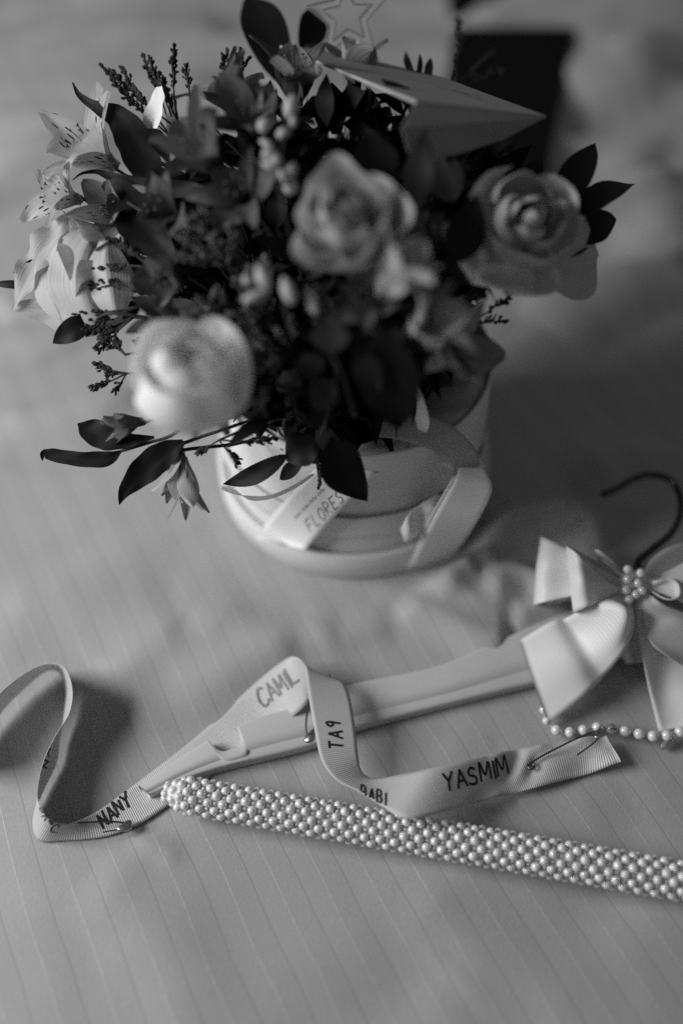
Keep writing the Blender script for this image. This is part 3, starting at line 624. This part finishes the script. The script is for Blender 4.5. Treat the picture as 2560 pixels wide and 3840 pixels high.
# ---- roses
def rose(c, axis, R, m, label, N=17, opn=.5, spin=0.0, tall=1.0, outer=None, seed=0, curl=.25, ruf=.05, dm=.0, bud=False):
    rnd = random.Random(seed); axis = axis.normalized(); x = axis.orthogonal().normalized(); x = Quaternion(axis, spin) @ x; y = axis.cross(x)
    base = c-axis*R*.75*tall; t0 = thing("rose", base, label, "rose")
    sp = FOAM+V((rnd.uniform(-40, 40), rnd.uniform(-40, 40), 0))
    tube("stem", cr([sp[:], ((sp+base)/2-axis*4+V((0, 0, -4)))[:], (base-axis*3)[:], base[:]], 6), 1.8, 'stem', t0, 8)
    for i in range(5):
        a = 2*math.pi*i/5+.4; e = x*math.cos(a)+y*math.sin(a); leaf(base, base+e*R*.62-axis*R*.1, R*.25, t0, 'leaf2', nrm=axis, name="sepal", curl=-.1)
    for k in range(N):
        t = k/(N-1); a0 = k*2.399+rnd.uniform(-.25, .25); nu, nv = 14, 12; vs = []; uv = []; fs = []
        Rm = R*(.13+.84*t**.9)*(1+rnd.uniform(-.07, .07)); hw = (1.55-.50*t)*rnd.uniform(.85, 1.2); top = R*(.62-.30*t**1.5)*tall*rnd.uniform(.84, 1.14)
        cv = 1.0-.40*t*rnd.uniform(.5, 1.2); off = (x*rnd.uniform(-.09, .09)+y*rnd.uniform(-.09, .09))*R
        bot = -R*.75*tall; fl = opn*t*t*R*.30; p1, p2 = rnd.uniform(0, 6), rnd.uniform(0, 6)
        tipn = .10*R*t
        for i in range(nv+1):
            v = i/nv
            for j in range(nu+1):
                u = j/nu*2-1; uw = u*(.35+.65*math.sin(min(1, v*1.25)*math.pi/2))
                a = a0+uw*hw; r = Rm*math.sin(min(1, v*1.35+.02)*math.pi/2)**.62
                r *= 1-(1-t)*.30*v**3-dm*(1-.55*t)*v**4;  r += fl*v**4*(1-.4*u*u)-curl*R*.12*t*(abs(u)**2)*v**2+ruf*R*(.3+t)*math.sin(4.2*u+p1)*v**3+ruf*.5*R*math.sin(9*u+p2)*v**6
                z = bot+(top+dm*R*.5*(1-t)-bot)*v-R*.26*abs(u)**2.6*v-R*.10*opn*t*v**6; z += .05*R*math.sin(5*u+p2)*v**4*t-.0*v
                if bud:
                    cover = cv; vv = v*cover; r = R*(.45+.53*t)*max(0.0, math.sin(math.pi*(.10+.80*vv)))**.75+R*.07*t*v**5+ruf*R*math.sin(4*u+p1)*v**3
                    z = R*(-.85+1.75*vv)-R*.22*abs(u)**2.2*v; a = a0+u*1.25*(.4+.6*math.sin(min(1, v*1.3)*math.pi/2))*(1.0-.25*v)
                if abs(u) < .3: z += tipn*(1-abs(u)/.3)*v**5*.6
                vs.append(c+off*v+(x*math.cos(a)+y*math.sin(a))*r+axis*z); uv.append((j/nu, v))
        for i in range(nv):
            for j in range(nu):
                q = i*(nu+1)+j; fs.append((q, q+1, q+nu+2, q+nu+1))
        mk("petal", vs, fs, m, t0, uvs=uv)
    for (A, B) in (outer or []):
        leafA, wpx = A, B; b_, t_ = leafA; vs, fs, uv = leaf_geo(b_, t_, wpx, (CAM-b_).normalized(), curl=.12, shape=1.25, fold=.25, n=16, m_=12); mk("petal", vs, fs, m, t0, uvs=uv)
    return t0
toC = lambda p: (CAM-p).normalized()
c = W(708, 1415, 492); rose(c, toC(c)+UP*.70-RT*.2, 32, 'rose_white', "large pure white rose bulging out at the lower left, closest to the lens", N=11, opn=.25, seed=2, spin=1.0, tall=1.0, ruf=.03, curl=.6, dm=0, bud=True)
c = W(1290, 835, 490); rose(c, toC(c)+UP*.5-RT*.2, 29, 'rose_pale', "pale open rose with ruffled petals at the centre of the bouquet", N=13, opn=1.1, seed=6, spin=2.0, ruf=.085, tall=1.15, dm=.2)
c = W(1965, 830, 530); rose(c, toC(c)+UP*.3+RT*.25, 31, 'rose_grey', "soft grey rose at the right, beside the leaf fan", N=12, opn=.5, seed=9, spin=.6, ruf=.04, dm=.3,
   outer=[((W(1760, 1060, 545), W(1900, 860, 530)), 62), ((W(1900, 1110, 550), W(2010, 900, 535)), 50), ((W(1930, 1000, 552), W(2240, 960, 585)), 50)])
c = W(330, 1000, 612); rose(c, V((-.92, -.22, .10)), 31, 'rose_cream', "cream rose seen from its side at the far left edge", N=11, opn=1.3, seed=12, spin=.3, tall=1.15, ruf=.07)
# crinkled bright outer petal
rs = bpy.data.objects.get("rose.003")
vs, fs, uv = path_leaf([(50, 1165, 606, 6), (100, 1060, 604, 95), (155, 960, 602, 125), (218, 870, 600, 105), (262, 800, 598, 8)], V((-.5, -.6, .6)), .35, ripple=3.0)
mk("petal", vs, fs, 'alst_lt', rs, uvs=uv)
vs, fs, uv = path_leaf([(460, 1190, 600, 40), (330, 1200, 602, 120), (190, 1165, 606, 110), (60, 1150, 608, 30)], V((-.1, -.7, .6)), .3, ripple=2.0); mk("petal", vs, fs, 'rose_cream', rs, uvs=uv)
for q in ([(400, 1200, 592, 60), (330, 1150, 588, 230), (300, 1040, 587, 270), (325, 930, 589, 230), (370, 850, 594, 60)], [(440, 1190, 586, 50), (420, 1110, 584, 150), (400, 1000, 585, 170), (400, 900, 588, 60)], [(230, 1190, 598, 60), (200, 1100, 596, 150), (215, 980, 595, 150), (275, 860, 596, 40)]):
    vs, fs, uv = path_leaf(q, (CAM-W(300, 1000, 590)).normalized()+V((-.2, 0, 0)), -.45, m_=12, ripple=.8); mk("petal", vs, fs, 'rose_grey', rs, uvs=uv)
# pale petal / calla behind top left
cl = thing("calla_lily", FOAM+V((-30, 20, 0)), "white folded lily petal glowing behind the sprigs at the upper left", "lily")
tube("stem", cr([(FOAM+V((-30, 20, 0)))[:], W(760, 760, 640)[:], W(640, 640, 640)[:]], 6), 1.5, 'stem', cl, 6)
for q in ([(600, 325, 603, 30), (588, 395, 603, 105), (572, 470, 602, 95), (562, 540, 601, 62), (596, 630, 598, 6)], [(650, 350, 612, 20), (650, 430, 610, 70), (660, 520, 606, 60), (680, 620, 600, 10)]):
    vs, fs, uv = path_leaf(q, V((-.6, -.5, .5))); mk("petal", vs, fs, 'rose_white', cl, uvs=uv)

# ---- alstroemerias
def lily(c, axis, L, ma, mb, label, seed=0, opn=1.0, stem=True, group=None, wdt=1.0, bud=False):
    rnd = random.Random(seed); axis = axis.normalized(); x = Quaternion(axis, rnd.uniform(0, 6)) @ axis.orthogonal().normalized(); y = axis.cross(x)
    base = c-axis*L*.45; t0 = thing("alstroemeria", base, label, "lily", group)
    sp = FOAM+V((rnd.uniform(-45, 45), rnd.uniform(-45, 45), 0)); tube("stem", cr([sp[:], ((sp+base)/2+V((0, 0, -5)))[:], (base-axis*4)[:], base[:]], 5), 1.1, 'stem', t0, 6)
    for k in range(6):
        a = k*math.pi/3+rnd.uniform(-.3, .3); e = x*math.cos(a)+y*math.sin(a); s = axis.cross(e); inner = k % 2
        Lk = L*(1.0 if not inner else 1.06)*rnd.uniform(.8, 1.15); Wk = L*(.40 if not inner else .26)*wdt*rnd.uniform(.9, 1.1); nv, nu = 14, 8; vs = []; uv = []; fs = []
        ph = rnd.uniform(0, 6); o_ = opn*rnd.uniform(.5, 1.45); tw_ = rnd.uniform(-.5, .5)
        for i in range(nv+1):
            v = i/nv; th = o_*(.25+.95*v); ctr = base+axis*Lk*(v*math.cos(th*.55))+e*(Lk*v*math.sin(th*.62)+L*.04)
            wv = math.sin(math.pi*min(1, (v*.94+.04))**(.95 if inner else 1.25))**.8
            nn = (axis*math.sin(th)-e*math.cos(th))
            for j in range(nu+1):
                u = j/nu*2-1; vs.append(ctr+(s+nn*tw_*v).normalized()*u*Wk*.5*wv+s*tw_*Wk*.5*v*v+nn*(-.22*Wk*(u*u)*-1*(1-v*.4)+.05*Wk*math.sin(v*8+u*3+ph)*v)); uv.append((j/nu, v))
        for i in range(nv):
            for j in range(nu): q = i*(nu+1)+j; fs.append((q, q+1, q+nu+2, q+nu+1))
        mk("petal", vs, fs, mb if inner else ma, t0, uvs=uv)
    if not bud:
        vs, fs = [], []
        for k in range(6):
            a = k*1.05+.5; e = x*math.cos(a)+y*math.sin(a); P = cr([base[:], (base+axis*L*.4+e*L*.06)[:], (base+axis*L*.75+e*L*.16)[:]], 4); tube_data(P, .35, 5, True, vs, fs); blob_into(vs, fs, P[-1], .8, e, 1.8)
        mk("stamens", vs, fs, 'stamen', t0)
    return t0
LL = [  # px,py,depth, axis, length px, outer, inner, label, seed, opn, bud
 (340, 560, 612, (-.5, -.1, .6), 330, 'alst_lt', 'alst_lsp', "pale almost see-through lily opening towards the upper left of the bouquet", 1, 1.1),
 (225, 735, 604, (-.6, -.3, .4), 240, 'alst_lsp', 'alst_lsp', "pale lily with dark dashes on its petals, farthest left above the side-turned rose", 2, 1.2),
 (440, 800, 596, (-.3, -.5, .7), 230, 'alst', 'alst_sp', "grey speckled lily between the dark hanging leaf and the side-turned rose", 3, 1.0),
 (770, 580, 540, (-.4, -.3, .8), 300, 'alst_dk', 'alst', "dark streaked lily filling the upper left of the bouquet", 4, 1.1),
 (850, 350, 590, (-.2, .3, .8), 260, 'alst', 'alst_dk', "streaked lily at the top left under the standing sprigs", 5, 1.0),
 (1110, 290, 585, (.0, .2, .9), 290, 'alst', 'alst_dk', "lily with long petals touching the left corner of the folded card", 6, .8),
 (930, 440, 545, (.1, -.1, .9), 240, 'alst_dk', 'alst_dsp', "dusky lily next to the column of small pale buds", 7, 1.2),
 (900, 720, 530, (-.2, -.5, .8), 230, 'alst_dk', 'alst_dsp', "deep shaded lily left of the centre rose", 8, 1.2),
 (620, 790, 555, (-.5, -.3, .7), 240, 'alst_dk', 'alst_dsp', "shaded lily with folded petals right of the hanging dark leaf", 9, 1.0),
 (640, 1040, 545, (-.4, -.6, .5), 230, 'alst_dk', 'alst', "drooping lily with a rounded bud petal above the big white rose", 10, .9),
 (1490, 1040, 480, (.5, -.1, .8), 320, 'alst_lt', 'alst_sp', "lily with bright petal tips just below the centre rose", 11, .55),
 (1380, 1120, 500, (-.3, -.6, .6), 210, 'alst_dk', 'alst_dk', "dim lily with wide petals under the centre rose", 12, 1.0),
 (1600, 1200, 490, (.5, -.2, .7), 290, 'alst_lt', 'alst', "pale lily catching light left of the right-hand thin twig", 13, .8),
 (1690, 1330, 535, (.7, -.4, .4), 290, 'alst', 'alst_sp', "speckled lily leaning right over the box rim", 14, 1.0),
 (1560, 1340, 520, (.2, -.6, .5), 200, 'alst_lt', 'alst', "small pale lily hanging over the ribbon bow", 15, .7),
 (1330, 250, 640, (.1, .5, .7), 230, 'alst', 'alst_sp', "lily peeking out behind the folded card", 16, .9),
 (480, 1590, 598, (-.9, -.3, .1), 170, 'alst', 'alst_sp', "small half open lily just left under the big white rose", 17, .6),
]
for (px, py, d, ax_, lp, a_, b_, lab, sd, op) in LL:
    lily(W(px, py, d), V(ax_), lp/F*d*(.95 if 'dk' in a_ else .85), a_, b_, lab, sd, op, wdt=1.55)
# closed drooping lilies
for (px, py, d, ax_, lp, lab, sd) in [(660, 1780, 600, (-.25, -.75, -.55), 220, "closed pale lily hanging down lowest left, left one of a pair", 21), (700, 1800, 598, (.1, -.85, -.5), 200, "closed pale lily hanging down lowest left, right one of a pair", 22)]:
    lily(W(px, py, d), V(ax_), lp/F*d, 'alst_lt', 'alst', lab, sd, .35, bud=True)
# ---- stems with small pale buds
def bud_stem(label, pts, buds, m='bud_lt'):
    P = [W(*q) for q in pts]; p0 = FOAM+V((random.uniform(-40, 40), random.uniform(-40, 40), 0)); t = thing("bud_stem", p0, label, "buds")
    tube("stem", cr([p0[:]]+[q[:] for q in P], 6), .9, 'stem', t, 6)
    for (bx, by, bd, wpx, lpx, ang) in buds:
        c = W(bx, by, bd); a = math.radians(ang); dv = (RT*math.cos(a)+UP*math.sin(a)); r = wpx/2/F*bd; l = lpx/2/F*bd
        pr = cr([(c-dv*l)[:], (c-dv*l*.5)[:], (c+dv*l*.3)[:], (c+dv*l)[:]], 3)
        k = len(pr); tube("bud", pr, [max(.3, r*math.sin(math.pi*(.08+.84*i/(k-1)))) for i in range(k)], m, t, 10)
    return t
bud_stem("stem of small pale buds running down left of the card's dark inside", [(1080, 850, 520), (1060, 560, 510), (1080, 360, 540)],
   [(990, 468, 515, 50, 62, 60), (1100, 455, 515, 34, 44, 90), (1092, 400, 520, 60, 90, 80), (1010, 575, 505, 48, 60, 30), (1035, 600, 505, 50, 55, 100), (1010, 620, 505, 36, 60, 160), (1060, 665, 505, 36, 66, 110), (1090, 640, 508, 50, 70, 60), (1090, 700, 510, 56, 60, 80), (1065, 500, 515, 46, 60, 20), (1000, 540, 512, 30, 60, 150)])
bud_stem("sprig of small pale oval buds below left of the centre rose", [(1150, 1250, 520), (1060, 1140, 500)],
   [(985, 1040, 485, 54, 100, 115), (1080, 1090, 485, 54, 110, 110), (960, 1110, 488, 44, 110, 20), (925, 1052, 490, 36, 44, 130), (1170, 1130, 490, 46, 110, 110)], 'bud_lt')
bud_stem("thin twig with one bright bud hanging under the centre rose", [(1500, 1300, 540), (1400, 1250, 520)], [(1720, 1125, 560, 30, 52, 40)], 'bud_lt')

# ---- feathery sprigs
def sprig(label, base, tips, group=None, dens=1.0, m='bud', r=1.0, hook=None, spray=6):
    """base (px,py,d); tips list of (px,py,d)"""
    B = W(*base); p0 = FOAM+V((random.uniform(-55, 55), random.uniform(-55, 55), 0)); t = thing("sprig", p0, label, "sprig", group)
    vs, fs = tube_data(cr([p0[:], (p0.lerp(B, .6)+V((0, 0, 4)))[:], B[:]], 5), .8, 5); bv, bf = [], []
    for tp in tips:
        T = W(*tp); side = (T-B).cross(V((0, 0, 1))).normalized(); Ln = (T-B).length
        P = cr([B[:], (B.lerp(T, .5)+side*Ln*random.uniform(-.08, .08))[:], T[:]], 8); tube_data(P, [.7-.45*i/len(P) for i in range(len(P))], 5, True, vs, fs)
        d = (T-B).normalized(); k = int(Ln*.55*1.5*dens)
        for i in range(k):
            f = .42+.58*i/k; q = P[min(len(P)-1, int(f*(len(P)-1)))].lerp(P[min(len(P)-1, int(f*(len(P)-1))+1)], (f*(len(P)-1)) % 1)
            a = random.uniform(0, 6.28); e = side*math.cos(a)+side.cross(d)*math.sin(a); rad = spray*.55*math.sin(math.pi*min(1, (1.04-f)*1.3))*random.uniform(.3, 1)
            tw = q+e*rad+d*rad*1.3
            if rad > .8: tube_data([q, tw], .25, 3, False, vs, fs)
            for h in range(2): blob_into(bv, bf, q.lerp(tw, .5+.5*h)+e*random.uniform(-.3, .3), r*random.uniform(.6, 1.1), d+e*.5, 1.7)
    mk("stem", vs, fs, 'stem', t); o = mk("florets", bv, bf, m, t); o['kind'] = 'stuff'; return t
sprig("dark feathery sprig reaching highest on the far upper left", (650, 520, 615), [(372, 240, 622), (420, 300, 620), (535, 205, 620)])
sprig("dark feathery sprig standing second from the upper left", (660, 480, 610), [(455, 248, 618), (560, 215, 618), (600, 300, 612)])
sprig("tall straight dark sprig at the top left", (665, 450, 605), [(656, 165, 615), (610, 290, 612)])
sprig("short dark sprig between the two top lily petals", (720, 400, 600), [(700, 240, 612), (745, 330, 610)])
sprig("dark sprig standing left of the black top leaves", (870, 350, 600), [(850, 190, 615), (905, 180, 615), (935, 215, 612)])
sprig("blurred dark sprig in front of the black case", (1680, 330, 680), [(1715, 70, 700), (1850, 190, 700), (1890, 260, 690), (1760, 140, 700), (1800, 290, 690)], dens=1.2, spray=8)
sprig("dark sprig pointing left across the side-turned rose", (560, 1000, 570), [(345, 1010, 590), (400, 890, 590), (470, 900, 580)])
sprig("dark sprig lying left of the drooping lily", (500, 1090, 575), [(312, 1072, 592), (420, 1050, 585)])
sprig("curled dark sprig above the small dark leaf on the left", (520, 1150, 580), [(262, 1178, 598), (310, 1195, 596), (300, 1240, 598)], spray=7)
sprig("frayed dark sprig left of the white rose's top edge", (500, 1190, 585), [(350, 1305, 598), (370, 1320, 598), (320, 1250, 598), (400, 1260, 595)], spray=7)
sprig("dark sprig tuft left of the white rose's middle", (470, 1330, 590), [(410, 1300, 598), (440, 1270, 595)])
sprig("lowest dark sprig tuft left of the white rose", (475, 1400, 595), [(335, 1455, 600), (355, 1360, 600), (430, 1460, 600), (400, 1400, 600)], spray=6)
sprig("thin dark twig with sparse buds at the right below the right-hand rose", (1730, 1240, 560), [(1955, 1075, 575), (1900, 1200, 575), (1800, 1100, 570)], dens=.5)
sprig("short dark sprig tucked under the right-hand rose", (1720, 1180, 550), [(1690, 1080, 560), (1650, 1130, 555), (1780, 1100, 560)])
sprig("dark reed of tiny leaves hanging over the box front", (1225, 1560, 560), [(1195, 1830, 600), (1205, 1720, 590)], dens=.8, spray=3)
sprig("leafy dark twig beneath the white rose by the box rim", (820, 1650, 580), [(740, 1700, 590), (900, 1740, 595), (1040, 1640, 590)])

for bx_, by_, tx_, ty_ in [(900, 1000, 690, 900), (900, 1050, 800, 880), (880, 1150, 740, 1130), (960, 1250, 860, 1180), (980, 1350, 900, 1290), (1050, 1450, 960, 1380), (850, 900, 700, 820), (1020, 1150, 930, 1000), (1000, 1560, 930, 1500), (1100, 1330, 1030, 1230)]:
    sprig("grey feathery sprig among the shaded stems in the left half of the bouquet", (bx_, by_, 545), [(tx_, ty_, 520), (tx_+60, ty_-40, 525), (tx_-50, ty_+50, 525)], "grey sprigs in the left half of the bouquet", m='bud_mid', spray=7)
# ---- filler inside the dome
DC = V((9, 470, 118))
def dome(az, el, R): return DC+V((math.cos(az)*math.cos(el)*R*1.0, math.sin(az)*math.cos(el)*R*.95, math.sin(el)*R*.98))
OUTL = [(470, 640), (640, 480), (760, 400), (1000, 330), (1110, 235), (1300, 330), (1520, 400), (1800, 520), (1990, 700), (1900, 960), (1720, 1060), (1660, 1330), (1480, 1440), (1440, 1560), (1180, 1640), (1000, 1560), (860, 1560), (620, 1300), (520, 1180), (470, 1000)]
def inside(p):
    q = p-CAM; d = q.dot(FWD); x = 1280+F*q.dot(RT)/d; y = 1920-F*q.dot(UP)/d; r = False
    for i in range(len(OUTL)):
        (x1, y1), (x2, y2) = OUTL[i-1], OUTL[i]
        if (y1 > y) != (y2 > y) and x < (x2-x1)*(y-y1)/(y2-y1)+x1: r = not r
    return r
rnd = random.Random(11)
def spot(r0, r1, e0, e1):
    while True:
        az = rnd.uniform(0, 2*math.pi); el = math.asin(rnd.uniform(math.sin(e0), math.sin(e1))); R = rnd.uniform(r0, r1); p = dome(az, el, R)
        if inside(p): return az, el, R, p
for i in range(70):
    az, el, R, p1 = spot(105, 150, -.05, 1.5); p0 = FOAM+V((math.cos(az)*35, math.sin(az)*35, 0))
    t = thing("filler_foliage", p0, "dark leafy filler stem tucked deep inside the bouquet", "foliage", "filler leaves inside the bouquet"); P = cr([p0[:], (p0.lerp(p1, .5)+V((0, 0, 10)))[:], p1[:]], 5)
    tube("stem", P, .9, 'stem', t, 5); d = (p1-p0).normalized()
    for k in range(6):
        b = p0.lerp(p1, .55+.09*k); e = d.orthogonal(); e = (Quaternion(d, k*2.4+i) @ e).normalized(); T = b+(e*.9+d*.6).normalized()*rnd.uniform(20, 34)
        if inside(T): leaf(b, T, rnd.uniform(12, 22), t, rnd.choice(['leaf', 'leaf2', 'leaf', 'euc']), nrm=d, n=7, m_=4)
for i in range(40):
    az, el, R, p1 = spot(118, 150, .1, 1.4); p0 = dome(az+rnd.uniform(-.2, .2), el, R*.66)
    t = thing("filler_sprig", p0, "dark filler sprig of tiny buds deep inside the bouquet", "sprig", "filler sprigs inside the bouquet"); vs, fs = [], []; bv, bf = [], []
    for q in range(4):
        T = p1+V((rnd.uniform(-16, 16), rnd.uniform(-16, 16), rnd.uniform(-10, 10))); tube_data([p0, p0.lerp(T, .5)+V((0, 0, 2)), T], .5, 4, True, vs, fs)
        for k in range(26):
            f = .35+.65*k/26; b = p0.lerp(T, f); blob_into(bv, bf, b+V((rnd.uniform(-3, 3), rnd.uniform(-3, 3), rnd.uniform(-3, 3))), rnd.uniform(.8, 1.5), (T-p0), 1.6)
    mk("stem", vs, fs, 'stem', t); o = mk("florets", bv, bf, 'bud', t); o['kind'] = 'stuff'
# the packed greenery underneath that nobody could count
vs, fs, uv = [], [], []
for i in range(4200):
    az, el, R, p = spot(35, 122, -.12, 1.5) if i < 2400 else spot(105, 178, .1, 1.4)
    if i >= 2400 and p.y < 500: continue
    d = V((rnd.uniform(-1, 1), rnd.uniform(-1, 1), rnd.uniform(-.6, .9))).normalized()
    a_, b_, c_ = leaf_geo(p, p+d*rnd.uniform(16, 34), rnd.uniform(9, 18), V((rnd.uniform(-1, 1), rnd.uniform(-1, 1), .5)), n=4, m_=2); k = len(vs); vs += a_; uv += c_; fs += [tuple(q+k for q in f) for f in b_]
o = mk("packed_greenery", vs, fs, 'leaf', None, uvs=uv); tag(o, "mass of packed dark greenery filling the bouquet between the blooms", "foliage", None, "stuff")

# ------------------------------------------------------------------ folded card
cp = thing("gift_card", W(1560, 375, 520), "grey folded paper card standing like a pointed roof at the top of the bouquet", "card")
def panel(name, P, th, m):
    n = (P[1]-P[0]).cross(P[2]-P[0]).normalized(); k = len(P); c = sum(P, V((0, 0, 0)))/k
    vs = [p for p in P]+[p-n*th for p in P]; fs = [tuple(range(k)), tuple(range(k, 2*k))[::-1]]+[(i, i+k, (i+1) % k+k, (i+1) % k) for i in range(k)]
    return mk(name, vs, fs, m, cp, smooth=False), (vs, fs)
TL, Mx, Rr = W(1050, 170, 640), W(1560, 378, 520), W(2046, 434, 560)
nrm = (Mx-TL).cross(Rr-TL).normalized()
def onpl(px, py):
    r = ray(px, py); return CAM+r*((TL-CAM).dot(nrm)/r.dot(nrm))
o, cg = panel("card_top", [TL, Mx, Rr, onpl(1660, 290), onpl(1380, 222), onpl(1200, 186)], 1.6, 'card')
panel("card_front", [Mx+V((0, 0, -.8)), W(1505, 480, 512), W(1530, 570, 520), W(1590, 618, 528), W(1760, 565, 545), W(1890, 522, 556), Rr+V((0, 0, -.8))], .25, 'card')
print_on("handwriting", cg, "~~~-~", (1700, 345), (180, 62), (-3, -12), 'ink_grey', cp, .16)
print_on("handwriting", cg, "~-~~", (1640, 335), (160, 30), (-3, -10), 'ink_grey', cp, .14)

# ------------------------------------------------------------------ clear star on a stick
stp = thing("star_pick", W(1292, 240, 640), "clear acrylic star outline on a stick above the folded card", "decoration")
cs = W(1300, 62, 655); ex = (RT+UP*.04).normalized(); eyv = (UP*.98-FWD*.25).normalized(); ez = ex.cross(eyv)
def star_pts(ro, ri, z, rot=-.06):
    return [cs+(ex*math.sin(rot+i*math.pi/5)*(ro if i % 2 == 0 else ri)+eyv*math.cos(rot+i*math.pi/5)*(ro if i % 2 == 0 else ri))+ez*z for i in range(10)]
Ro, Ri = 28, 13.0
vs = star_pts(Ro, Ri, 2)+star_pts(Ro*.62, Ri*.60, 2)+star_pts(Ro, Ri, -2)+star_pts(Ro*.62, Ri*.60, -2); fs = []
for i in range(10):
    j = (i+1) % 10; fs += [(i, j, j+10, i+10), (i+20, i+30, j+30, j+20), (i, i+20, j+20, j), (i+10, j+10, j+30, i+30)]
mk("star", vs, fs, 'acrylic', stp, smooth=False)
for ro, ri in ((Ro, Ri), (Ro*.62, Ri*.60)):
    P = star_pts(ro, ri, 2.2); P = [p.lerp(P[(i+1) % 10], t) for i, p in enumerate(P) for t in (0, .33, .66)]; mk("star_edge", *tube_data(P+[P[0]], .55, 6), 'alst', stp)
tube("stick", [cs-eyv*14, W(1294, 300, 640), W(1296, 420, 630), FOAM+V((0, 40, 0))], 1.7, 'acrylic', stp, 8)
